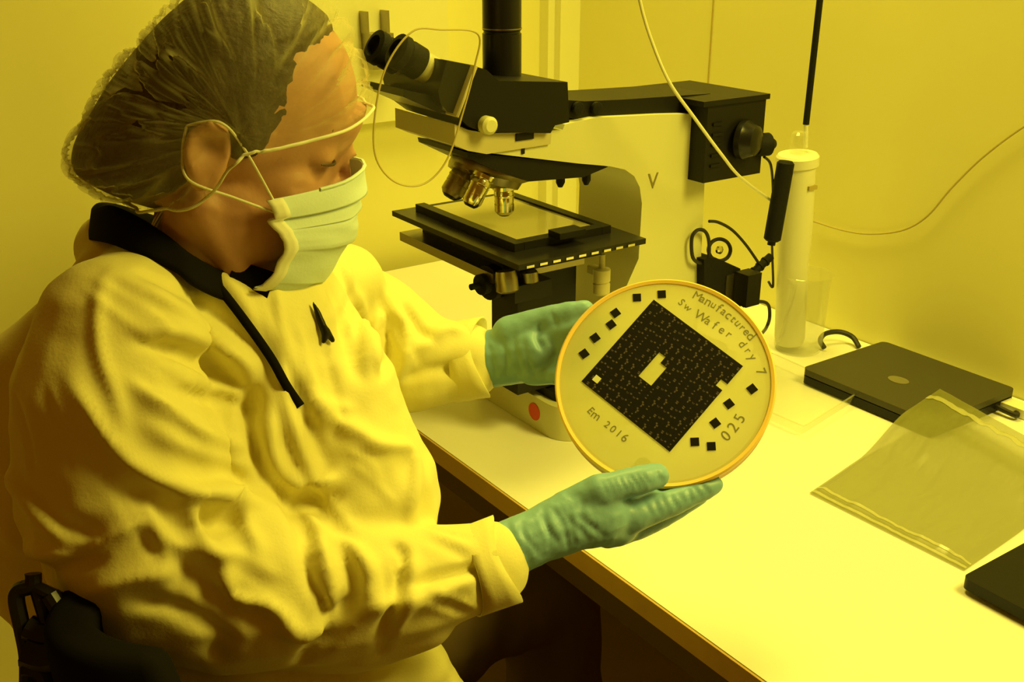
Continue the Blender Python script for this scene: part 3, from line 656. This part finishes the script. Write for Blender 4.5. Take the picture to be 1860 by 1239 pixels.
cut=[hl2(a,b,-.078) for a,b in ((700,215),(640,236),(560,250),(500,262),(440,272),(405,305),(388,345),(372,372),(330,392),(290,400),(200,430))]
def inside_face(x,z):
    # below / in front of the band line
    for (xa,za),(xb,zb) in zip(cut,cut[1:]):
        lo,hi=min(xa,xb),max(xa,xb)
        if lo<=x<=hi and abs(xb-xa)>1e-6:
            return z<za+(zb-za)*(x-xa)/(xb-xa)
    return x>cut[0][0] and z<cut[0][1]
NU,NV=300,120; bm=bmesh.new(); lay=None; V=[]; band=[]
W0=.100
def tuck(me,k,skull=False):
    """keep what is under the cap inside it"""
    g=world_loc(per)
    for v in me.vertices:
        p=v.co+g-HO; x=p.dot(F3)/HS/HXS; z=p.dot(U3)/HS; y=p.dot(hl)/HS
        if abs(y)>.15 or abs(x)>.2 or abs(z)>.2 or z<-.09: continue
        if skull and (inside_face(x,z) and x>-.015 or abs(y)>.079 or (z<0 and x>-.02)): continue
        rho=math.sqrt((math.hypot(x-cx,z-cz)/RA(math.atan2(z-cz,x-cx)))**2+(y/W0)**2)
        if rho>k: f=k/rho; v.co=H(cx+(x-cx)*f,y*f,cz+(z-cz)*f)-g
tuck(hair,.925); tuck(body,.89,True)
def cap_pt(i,j):
    a=2*math.pi*i/NU; b=-math.pi/2+math.pi*j/(NV-1)
    cb=math.copysign(abs(math.cos(b))**.85,math.cos(b)); sb=math.copysign(abs(math.sin(b))**.9,math.sin(b))
    r=RA(a); rear=max(0,-math.cos(a)); Wd=W0*(1-.12*rear)
    pl=abs(noise.noise(Vector((a*4.2+.6*math.sin(b*2),b*.9,5))))
    pl2=abs(noise.noise(Vector((a*9.,b*1.6,9))))
    amp=(1+.03*(noise.noise(Vector((math.cos(a)*3,math.sin(a)*3,b*2)))))
    d=(.006*(math.exp(-(pl/.07)**2))+.0035*math.exp(-(pl2/.08)**2))*min(1,math.cos(b)**2*1.6)
    rr=(r*amp)*cb
    x=cx+math.cos(a)*(rr-d); z=cz+math.sin(a)*(rr-d); y=(Wd*amp-d)*sb
    cbm=min(1,math.cos(b)**2*1.6); op=.105+cbm*(.50*math.exp(-(pl/.050)**2)+.20*math.exp(-(pl2/.05)**2))+.14*max(0,rear-.3)
    return x,y,z,op
ops=[]
for i in range(NU):
    row=[]
    for j in range(NV):
        x,y,z,op=cap_pt(i,j); row.append((bm.verts.new(H(x,y,z)),x,y,z)); ops.append(op)
    V.append(row)
for i in range(NU):
    for j in range(NV-1):
        q=(V[i][j],V[(i+1)%NU][j],V[(i+1)%NU][j+1],V[i][j+1])
        if any(inside_face(k[1],k[3]) for k in q): continue
        bm.faces.new([k[0] for k in q])
bm.verts.index_update()
me=bpy.data.meshes.new('bouffant_cap'); bm.to_mesh(me); bm.free()
at_=me.attributes.new('pleat','FLOAT','POINT')
for i,v in enumerate(ops): at_.data[i].value=v
bmc=bmesh.new(); bmc.from_mesh(me); bmesh.ops.delete(bmc,geom=[v for v in bmc.verts if not v.link_faces],context='VERTS'); bmc.to_mesh(me); bmc.free()
cap_o=link('bouffant_cap',me,M['cap'],per,True); tag(cap_o,'see-through bouffant hair net')
# elastic band along the opening edge of the cap
bmc=bmesh.new(); bmc.from_mesh(me); nb={}
for e in bmc.edges:
    if len(e.link_faces)==1:
        a,b=e.verts; nb.setdefault(a.index,[]).append(b.index); nb.setdefault(b.index,[]).append(a.index)
bmc.verts.ensure_lookup_table(); best=[]; seen=set()
for st0 in nb:
    if st0 in seen: continue
    path=[st0]; seen.add(st0); cur=st0
    while True:
        nx=[k for k in nb[cur] if k not in seen]
        if not nx: break
        cur=nx[0]; seen.add(cur); path.append(cur)
    if len(path)>len(best): best=path
PB=[bmc.verts[k].co+world_loc(per) for k in best]; bmc.free()
for _ in range(14): PB=[(PB[k-1]+PB[k]*2+PB[(k+1)%len(PB)])/4 for k in range(len(PB))]
bm=bmesh.new(); tube(bm,PB,.0013,8,True); fin('elastic_band',bm,M['maskw'],per,True)
# ---- surgical mask
def mp(u,v):
    """u -1..1 around the face, v 0 top .. 1 bottom"""
    top=.010-.030*abs(u)**1.3; botz=-.099+.012*abs(u)
    z=top+(botz-top)*v
    front=.121-.010*(v*2-1)**2-.018*max(0,v-.55)*2+(.006 if v<.15 else 0)
    x=front-(.075)*abs(u)**1.9-.005*v+.030*v*abs(u)
    y=.074*math.sin(u*math.pi/2)**1 if True else 0
    y=.073*math.copysign(abs(u)**.75,u)*(1-.12*max(0,v-.5))
    fold=.0022*(1 if True else 0)*(math.sin((v*3.5)*2*math.pi))*(1-.3*abs(u))
    saw=((v*3.4)%1.0); x+=.0035*(saw-.5)*(1-abs(u)**3)
    x+=.002*noise.noise(Vector((u*3,v*8,1)))+.003*noise.noise(Vector((u*2,v*2,4)))
    y*=1+.02*noise.noise(Vector((v*6,u,3)))
    return H(x,y,z-.004*math.sin(v*9))
g_=world_loc(per)
for v in body.vertices:
    p=v.co+g_-HO; x=p.dot(F3)/HS/HXS; z=p.dot(U3)/HS; y=p.dot(hl)/HS
    if abs(y)>.072 or x<.02: continue
    u=(abs(y)/.073)**(1/.75); tz=.010-.030*u**1.3
    if z>tz+.003 or z<-.13: continue
    vv=min(1,max(0,(tz-z)/.11)); mx=.121-.010*(vv*2-1)**2-.018*max(0,vv-.55)*2-.075*u**1.9-.005*vv+.030*vv*u-.006
    if x>mx: v.co=v.co-F3*((x-mx)*HS*HXS)
def mpg(i,j): return mp(i*2-1,j)
bm=bmesh.new(); grid(bm,mpg,60,90); mk=fin('face_mask',bm,M['mask'],per,True,angle=180); md=mk.modifiers.new('s','SOLIDIFY'); md.thickness=.0012
tag(mk,'pale green pleated surgical mask over nose and mouth')
for s in (-1,1):
    bm=bmesh.new(); P=[mp(s*.99,k/24) for k in range(25)]
    grid(bm,lambda u,v:(mp(s*(.93+.08*v),u*1.0)+(hl*s*.0016)*HS),26,4); bd=fin('mask_binding',bm,M['maskw'],per,True,angle=180); md=bd.modifiers.new('s','SOLIDIFY'); md.thickness=.0015
    bm=bmesh.new(); tube(bm,spline([mp(s*.98,.04),H(.020,s*.078,.015),H(.002,s*.085,.030),H(-.016,s*.075,.022)],8),.0011,8); fin('ear_loop',bm,M['maskw'],per,True)
    bm=bmesh.new(); tube(bm,spline([mp(s*.98,.10),H(.020,s*.076,-.022),H(-.010,s*.081,-.014),H(-.016,s*.075,.004),H(-.016,s*.075,.022)],8),.0011,8); fin('ear_loop',bm,M['maskw'],per,True)
bm=bmesh.new(); P=[mp(k/10-1,-.0)+F3*.001 for k in range(3,18)]; tube(bm,P,.0016,6); fin('nose_wire',bm,M['mask'],per,True)
# ---- shirt collar
bm=bmesh.new()
col=[(166,395,.92),(200,385,.88),(250,405,.865),(305,440,.86),(350,475,.86),(410,505,.885),(460,500,.92),(500,505,.98),(490,480,1.04),(400,450,1.09),(300,410,1.10),(220,385,1.04),(180,380,.96)]
lo=[(160,425,.92),(195,432,.87),(250,450,.85),(310,475,.845),(355,505,.845),(405,530,.87),(470,545,.90),(520,560,.98),(510,530,1.05),(400,500,1.12),(300,470,1.13),(220,440,1.06),(170,425,.96)]
cu=spline([at(a,b-12,t) for a,b,t in col],6,True); cl=spline([at(a,b+10,t) for a,b,t in lo],6,True); n=len(cu)
grid(bm,lambda u,v: cl[int(round(u*n))%n].lerp(cu[int(round(u*n))%n],v),n,6,True)
sh=fin('shirt_collar',bm,M['black_cloth'],per,True,angle=180); md=sh.modifiers.new('s','SOLIDIFY'); md.thickness=.004
# ---- gown
bm=bmesh.new()
chain(bm,px([(205,452,.96,.034),(225,480,.92,.030),(160,600,.92,.046),(100,710,.93,.066),(60,840,.95,.078)]))
chain(bm,px([(270,540,.90,.050),(330,590,.95,.085),(400,640,.99,.13),(415,780,1.0,.150),(430,900,1.02,.158),(400,1040,1.03,.160),(400,1200,1.05,.165),(400,1380,1.08,.17)]))
chain(bm,px([(150,760,.97,.092),(130,900,.98,.112),(230,1010,1.0,.115)]))
chain(bm,px([(262,540,.90,.046),(212,615,.84,.064),(205,740,.84,.078),(225,880,.86,.084),(290,1000,.875,.086),(420,1050,.89,.078),(580,1065,.905,.066),(740,1060,.925,.050),(850,1035,.938,.040),(885,1028,.942,.038)]))
chain(bm,px([(480,1120,.93,.05),(640,1130,.93,.045),(760,1100,.935,.038)]))
chain(bm,px([(420,560,1.03,.06),(540,545,1.08,.062),(620,560,1.12,.058),(680,610,1.12,.062),(745,655,1.12,.055),(800,655,1.122,.044),(846,655,1.125,.042)]))
chain(bm,px([(560,620,.99,.055),(590,720,.98,.070),(610,820,.98,.078),(630,910,.98,.088)]))
chain(bm,px([(690,870,.97,.033),(710,930,.97,.04)]))
chain(bm,px([(500,560,.99,.03),(560,540,1.02,.040),(620,520,1.08,.045)]))
chain(bm,px([(450,1250,1.0,.12),(600,1260,1.0,.085),(735,1232,1.02,.048),(790,1330,1.05,.05)]))
gown=remesh(bm,.0034,12,'gown')
gown.update()
wrinkle(gown,.0035,9,9,22,3)
CR=[
 # sleeve head seam and upper arm folds (near arm)
 ([(200,480),(178,560),(182,640),(210,720),(230,790)],.004,.006),
 ([(130,690),(165,760),(230,840),(320,885),(420,905),(480,915)],.011,.012),
 ([(135,730),(180,800),(250,870),(330,910)],-.006,.012),
 ([(250,625),(310,630),(370,655),(420,690),(470,730)],-.009,.010),
 ([(240,600),(320,605),(390,630),(440,660)],.008,.012),
 ([(330,715),(390,725),(440,738),(470,745)],-.008,.008),
 ([(230,690),(300,735),(380,790),(460,820)],.007,.011),
 ([(250,760),(330,810),(420,840),(470,850)],.005,.009),
 ([(200,500),(290,540),(380,600),(450,670),(475,720)],.005,.009),
 ([(240,490),(330,530),(420,600),(460,650)],-.004,.008),
 ([(470,680),(462,730),(455,770),(468,830),(490,870)],-.013,.009),
 ([(490,870),(520,900),(550,950),(560,1000)],-.010,.010),
 ([(480,700),(490,760),(488,820),(520,880)],.006,.010),
 # pocket like patch of folds on the lower sleeve
 ([(325,885),(350,940),(385,1000),(430,1010)],.007,.008),
 ([(330,900),(420,900),(450,960),(470,1010)],.006,.008),
 ([(360,940),(400,950),(440,950)],-.008,.014),
 ([(270,940),(310,980),(370,1005),(400,1010)],.006,.008),
 ([(270,935),(210,970),(160,1000)],.006,.009),
 ([(400,1010),(410,1060),(430,1090),(500,1095)],.008,.009),
 ([(430,1095),(500,1110),(540,1150),(600,1140),(640,1120)],.008,.010),
 # forearm folds
 ([(555,975),(565,1040),(590,1100),(600,1140)],-.009,.008),
 ([(575,970),(590,1040),(605,1110)],.008,.009),
 ([(610,980),(640,1040),(645,1090),(620,1140),(580,1190)],-.010,.008),
 ([(630,975),(665,1040),(668,1100)],.006,.009),
 ([(715,990),(732,1010),(726,1060),(705,1130),(690,1190)],-.009,.007),
 ([(740,1000),(745,1050),(730,1100),(715,1150)],.007,.009),
 ([(735,1070),(800,1050),(860,1035),(890,1045)],-.006,.006),
 ([(735,1085),(800,1065),(870,1055)],.004,.008),
 ([(870,1050),(890,1080),(905,1095)],-.006,.007),
 ([(640,1110),(700,1100),(760,1090),(830,1065)],.006,.010),
 ([(300,1010),(400,1080),(500,1120)],-.006,.016),
 # lower back folds
 ([(70,1040),(140,1025),(180,1010)],-.007,.010),
 ([(0,960),(60,1000),(140,1010)],.006,.010),
 ([(0,840),(60,920),(120,980)],.006,.012),
 ([(40,880),(110,950),(200,980)],-.005,.010),
 ([(150,1080),(240,1050),(330,1040)],.005,.010),
 ([(240,1090),(330,1110),(420,1160)],-.006,.010),
 ([(410,1160),(390,1180),(400,1200)],-.005,.012),
 ([(540,1210),(600,1140),(640,1080)],-.009,.008),
 # chest
 ([(478,560),(510,640),(520,740),(560,860),(640,960)],.006,.008),
 ([(500,740),(540,840),(590,930),(650,985)],-.007,.010),
 ([(530,700),(560,760),(600,860)],-.006,.009),
 ([(520,880),(570,880),(610,870)],.008,.010),
 ([(530,905),(580,905),(620,900)],-.006,.010),
 ([(560,730),(620,770),(700,810)],.006,.010),
 ([(655,810),(700,812),(750,812)],.007,.008),
 ([(750,815),(755,870),(740,950)],.006,.008),
 ([(620,470),(640,520),(660,580),(670,680)],.006,.008),
 ([(640,500),(650,580),(648,680)],-.005,.008),
 ([(590,500),(615,560),(640,640),(660,700)],-.004,.008),
 # far sleeve
 ([(690,540),(700,580),(705,640),(690,690)],-.008,.007),
 ([(715,560),(735,590),(740,640),(720,700)],.007,.008),
 ([(735,555),(760,600),(790,620)],-.006,.007),
 ([(700,560),(680,610),(690,680)],.006,.008),
 ([(730,690),(790,672),(840,670)],-.006,.010),
 ([(760,640),(800,600),(840,600)],.005,.010),
 ([(330,440),(420,520),(470,600)],.004,.007),
 ([(498,505),(506,580),(530,660),(575,735)],.004,.005),([(492,505),(498,580),(520,660),(560,740)],-.003,.004),
 ([(640,520),(625,600),(640,690)],-.004,.006),([(560,745),(600,735),(640,745)],.003,.006),
]
creases(gown,[(a,b*1.25,c*.85) for a,b,c in CR])
creases(gown,[(a,b*.45,max(.0032,c*.38)) for a,b,c in CR])
random.seed(11)
FINE=[]
for (a0,b0,a1,b1) in ((250,650,420,740),(260,720,430,800),(180,520,330,640),(400,1020,520,1080),(560,980,600,1120),(690,1000,700,1110),(760,960,860,1000),(560,600,620,780),(700,560,760,660),(250,900,300,1020),(60,700,100,860),(620,830,700,900),(200,860,330,980),(760,1060,880,1110)):
    for k in range(3):
        dx=(b1-b0)*random.uniform(-.25,.25); dy=(a1-a0)*random.uniform(-.25,.25); j=lambda: random.uniform(-10,10)
        FINE.append(([(a0+dx+j(),b0+dy+j()),((a0+a1)/2+dx+j(),(b0+b1)/2+dy+j()),(a1+dx+j(),b1+dy+j())],random.choice((-1,1))*random.uniform(.0016,.0030),random.uniform(.003,.0055)))
creases(gown,FINE)
gown.update()
gn=link('gown',gown,M['gown'],per,True); tag(gn,'loose creased cleanroom gown')
gb=BVHTree.FromPolygons([tuple(v.co) for v in gown.vertices],[tuple(p.vertices) for p in gown.polygons])
GOFF=world_loc(per)
def surf(a,b,lift=.002):
    h=gb.ray_cast(CAM-GOFF,ray(a,b).normalized())[0]
    if h is None: return None
    return h+GOFF-ray(a,b).normalized()*lift
def ribbon(name,pts,wid,m,lift=.002,thick=.0015,parent=per,seg=8):
    P=[surf(q.x,q.y,lift) for q in spline([(a,b,0) for a,b in pts],seg)]; P=[p for p in P if p is not None]
    # even out the depth so the strap lies taut across the folds
    D=[(p-CAM).length for p in P]
    for _ in range(6): D=[D[0]]+[min(D[i],(D[i-1]+D[i]+D[i+1])/3) for i in range(1,len(D)-1)]+[D[-1]]
    P=[CAM+(p-CAM).normalized()*d for p,d in zip(P,D)]
    bm=bmesh.new(); rows=[]
    for i,p in enumerate(P):
        d=(P[min(i+1,len(P)-1)]-P[max(i-1,0)]).normalized(); v=(p-CAM).normalized(); s=d.cross(v).normalized()*wid/2
        wv=wid; rows.append([bm.verts.new(p-s),bm.verts.new(p+s)])
    for a,b in zip(rows,rows[1:]): bm.faces.new((a[0],a[1],b[1],b[0]))
    o=fin(name,bm,m,parent,True,angle=180); md=o.modifiers.new('s','SOLIDIFY'); md.thickness=thick; return o
tag(ribbon('lanyard',[(300,425),(352,470),(400,525),(450,590),(492,650),(520,700),(546,738)],.0075,M['black_cloth'],.004),'black neck strap')
tag(ribbon('shirt_front',[(418,498),(455,508),(492,520)],.024,M['black_cloth'],.003),'black shirt at the neckline')
bm=bmesh.new(); pp=[(569,550,.0012),(577,568,.0028),(586,592,.0035),(592,606,.0038),(588,620,.0022)]
pp2=[(592,600,.0035),(604,618,.0024)]

for pq in (pp,pp2): chain(bm,[(surf(a,b,.006),r) for a,b,r in pq],.4)
tag(link('clip',remesh(bm,.0012,3,'clip'),M['black'],per,True),'small black clip on the gown front')
# cuffs: a hem ring at each sleeve end
for cs,r in (((882,1030,.942),.0395),((853,655,1.125),.0425)):
    c=at(*cs); d=(at(960,1000,.957)-at(850,1035,.938)) if cs[0]>870 else (at(900,648,1.12)-at(800,655,1.122)); x,y,dd=frame(d)
    bm=bmesh.new()
    pts=[c+dd*.012+(x*math.cos(a)+y*math.sin(a))*(r*(1+.06*math.sin(3*a+1)))+dd*.008*math.sin(2*a) for a in [2*math.pi*k/40 for k in range(40)]]
    pts2=[c-dd*.018+(x*math.cos(a)+y*math.sin(a))*(r*.99) for a in [2*math.pi*k/40 for k in range(40)]]
    grid(bm,lambda u,v: pts[int(round(u*40))%40].lerp(pts2[int(round(u*40))%40],v),40,4,True)
    o=fin('cuff',bm,M['gown'],per,True,angle=180); md=o.modifiers.new('s','SOLIDIFY'); md.thickness=.0018
# ---- gown skirt over the thighs, trousers and feet
bm=bmesh.new()
Vw=lambda x,y,z: Vector((x,y,z))
chain(bm,[(Vw(.17,.72,.56),.11),(Vw(.36,.66,.56),.085),(Vw(.55,.66,.55),.080)])
chain(bm,[(Vw(.22,.98,.56),.11),(Vw(.45,.99,.57),.090),(Vw(.74,1.0,.56),.082)])
chain(bm,[(Vw(.20,.75,.56),.11),(Vw(.2,.95,.56),.11)])
chain(bm,[(Vw(.54,.66,.54),.078),(Vw(.56,.66,.42),.07),(Vw(.56,.67,.28),.075)])
chain(bm,[(Vw(.74,1.0,.55),.080),(Vw(.77,1.0,.42),.07),(Vw(.77,1.0,.28),.075)])
sk=remesh(bm,.009,12,'gown_skirt'); sk.update(); wrinkle(sk,.010,14,14,5,8); link('trousers',sk,M['trouser'],per,True)
for k,(X,Y) in enumerate(((.56,.67),(.77,1.0))):
    bm=bmesh.new(); chain(bm,[(Vw(X,Y,.34),.055),(Vw(X,Y,.10),.045)]); chain(bm,[(Vw(X,Y,.09),.046),(Vw(X,Y,.075),.05)])
    link('trouser_leg',remesh(bm,.008,4,'trouser_leg'),M['trouser'],per,True)
    bm=bmesh.new(); chain(bm,[(Vw(X-.03,Y,.045),.040),(Vw(X+.10,Y,.038),.034),(Vw(X+.17,Y,.030),.026)]); link('shoe',remesh(bm,.006,4,'shoe'),M['black_cloth'],per,True)
# ---- gloves
def glove(chains,name,folds=None):
    bm=bmesh.new()
    for c in chains: chain(bm,px(c),.22)
    me=remesh(bm,.0021,5,name); me.update()
    if folds: creases(me,folds)
    wrinkle(me,.0007,60,60,60,1)
    return me
near=[
 [(885,1012,.944,.0265),(935,992,.951,.0255),(985,970,.959,.0250),(1040,945,.967,.0285)],
 [(1040,945,.967,.0285),(1090,935,.975,.0290),(1115,945,.985,.0250)],
 [(1105,922,.982,.0165),(1150,912,.988,.0115),(1185,900,.990,.0085)],
 [(1050,935,.985,.026),(1100,930,1.005,.026),(1110,935,1.02,.020)],
 [(1050,915,.965,.0170),(1090,893,.960,.0165),(1130,880,.962,.0135),(1165,872,.966,.0135),(1192,864,.972,.0120)],
 [(1105,945,.975,.0185),(1150,940,.975,.0145),(1185,926,.980,.0140),(1240,905,.986,.0118),(1278,889,.990,.0105),(1298,881,.993,.0082)],
 [(1105,960,.995,.0190),(1150,957,1.000,.0140),(1190,941,1.004,.0130),(1235,919,1.010,.0110),(1270,900,1.015,.0090)],
 [(1100,945,1.015,.0170),(1150,935,1.028,.0125),(1200,912,1.035,.0115),(1245,893,1.04,.0095)],
 [(1095,930,1.035,.0140),(1130,895,1.045,.0110),(1155,868,1.04,.0105),(1168,848,1.033,.0095)],
]
rj=lambda q: random.uniform(-q,q)
nf=[([(900+k*11+rj(6),950-k*3+rj(8)),(912+k*11+rj(8),985-k*3),(935+k*11+rj(14),1040-k*5+rj(8))],-.0016+rj(.0009),.0026+rj(.0008)) for k in range(15)]
nf+=[([(1090+k*11+rj(4),870-k*2),(1098+k*11,885-k*2),(1106+k*11+rj(5),902-k*3)],-.0013+rj(.0006),.0020) for k in range(10)]
nf+=[([(1170+k*15+rj(5),905-k*4),(1178+k*15,925-k*5),(1186+k*15+rj(5),942-k*6)],-.0009+rj(.0004),.0020) for k in range(8)]
g=link('glove',glove(near,'glove',nf),M['glove'],per,True); tag(g,'wrinkled green glove under the wafer frame')
far=[
 [(848,655,1.125,.0300),(900,650,1.12,.0305),(940,643,1.112,.0315),(975,636,1.10,.0300)],
 [(930,610,1.105,.022),(965,592,1.095,.0165),(1005,577,1.085,.0135),(1038,569,1.078,.0120),(1062,563,1.074,.0100)],
 [(975,615,1.10,.018),(1010,606,1.085,.0130),(1050,596,1.072,.0115),(1085,588,1.066,.0095)],
 [(980,633,1.10,.018),(1020,628,1.085,.0130),(1065,622,1.070,.0115),(1100,616,1.062,.0095)],
 [(978,655,1.095,.017),(1018,655,1.085,.0125),(1060,654,1.065,.0110),(1090,652,1.056,.0092)],
 [(965,672,1.095,.016),(1000,679,1.085,.0115),(1035,683,1.066,.0100),(1060,684,1.052,.0085)],
]
ff=[([(862+k*22+rj(6),618-k*3),(872+k*22+rj(6),650),(884+k*22+rj(8),695)],-.0008+rj(.0005),.0026) for k in range(5)]
ff+=[([(985,590),(975,612),(990,640)],-.004,.004),([(1000,570),(1006,580),(1010,592)],-.001,.003)]
g=link('glove',glove(far,'glove',ff),M['glove'],per,True); tag(g,'green glove at the left side of the wafer frame')
# ============================================================ CHAIR
ch=thing('office_chair',Vector((.13,.82,0)),'black office chair with a slotted back bracket, under the seated person','chair')
def cbx(name,c,ax,ay,az,h,m,bev=.006):
    bm=bmesh.new(); obox(bm,c,ax,ay,az,h); return fin(name,bm,m,ch,bevel=bev,seg=3)
# back rest plane: the chair faces the bench
cf=Vector((1,.1,0)).normalized(); cs_=Vector((-.1,1,0)).normalized(); Z=Vector((0,0,1))
bc=at(215,1430,.86)
bm=bmesh.new()
def bk_(u,v):
    yy=(u-.5)*(.40-.26*v**1.5); zz=(v-.5)*.36; 
    e=1-max(abs(u-.5)*2,abs(v-.5)*2)
    return bc+cs_*(yy-.03)+Z*zz+cf*(.05*(2*(u-.5))**2-.02+.02*math.cos(v*3))
grid(bm,bk_,20,16); o=fin('backrest',bm,M['black_cloth'],ch,True,angle=180); md=o.modifiers.new('s','SOLIDIFY'); md.thickness=.035; md=o.modifiers.new('b','BEVEL'); md.width=.012; md.segments=3
# slotted bracket at the left of the back
def bar(pts,r,name='back_bracket',m=None):
    bm=bmesh.new(); tube(bm,spline([at(a,b,t) for a,b,t in pts],6),r,10); return fin(name,bm,m or M['black_gloss'],ch,True)
bar([(60,1042,.80),(58,1064,.80),(36,1072,.80),(30,1090,.80),(40,1140,.80),(50,1200,.80),(48,1290,.80)],.0062)
bar([(64,1062,.80),(72,1090,.80),(84,1130,.80),(92,1160,.80)],.0050)
bar([(40,1066,.80),(62,1066,.80),(90,1078,.80),(130,1096,.82)],.0050)
bar([(90,1080,.80),(108,1110,.80),(120,1145,.80),(128,1180,.80)],.0070)
bar([(52,1140,.80),(80,1150,.80),(112,1150,.80)],.0100)
bar([(50,1180,.80),(85,1190,.80),(130,1180,.80)],.0130)
bar([(46,1212,.80),(70,1216,.80),(84,1235,.80),(88,1290,.80)],.0080)
bar([(120,1150,.81),(160,1180,.83),(210,1230,.86)],.022)
q=at(148,1193,.785); bm=bmesh.new(); lathe(bm,q,-ray(148,1193),[(.004,0),(.004,.002),(.002,.003)],12); fin('bolt',bm,M['steel'],ch,True)
cbx('seat',Vector((.20,.84,.44)),cf,cs_,Z,(.23,.24,.03),M['black_cloth'],.02)
cbx('seat_pan',Vector((.20,.84,.402)),cf,cs_,Z,(.17,.18,.009),M['black'],.003)
bm=bmesh.new(); tube(bm,spline([Vector((.06,.84,.395)),Vector((-.05,.84,.39)),bc+cs_*.12-cf*.05-Z*.18,bc+cs_*.12-cf*.03-Z*.02],8),.016,12); fin('back_stem',bm,M['black'],ch,True)
bm=bmesh.new(); lathe(bm,Vector((.20,.84,.10)),(0,0,1),[(.03,0),(.03,.14),(.016,.145),(.016,.295)],20); fin('gas_lift',bm,M['black'],ch,True)
for k in range(5):
    a=R(72*k+20); d=Vector((math.cos(a),math.sin(a),0)); s=Vector((-d.y,d.x,0))
    bm=bmesh.new(); prism(bm,[Vector((.20,.84,.135))+s*.022,Vector((.20,.84,.135))-s*.022,Vector((.20,.84,.085))+d*.28-s*.014,Vector((.20,.84,.085))+d*.28+s*.014],Vector((0,0,-.025))); fin('base_spoke',bm,M['black'],ch,bevel=.003)
    e=Vector((.20,.84,.028))+d*.27; cs=bpy.data.objects.new('castor',None); COL.objects.link(cs); cs.parent=ch; cs.location=e-world_loc(ch)
    for sg in (-1,1):
        bm=bmesh.new(); cyl(bm,e+s*(sg*.006),e+s*(sg*.024),.027,18); fin('castor_wheel',bm,M['rubber'],cs,True)
    bm=bmesh.new(); cyl(bm,e+Vector((0,0,.0)),e+Vector((0,0,.045)),.005,10); fin('castor_stem',bm,M['steel'],cs,True)
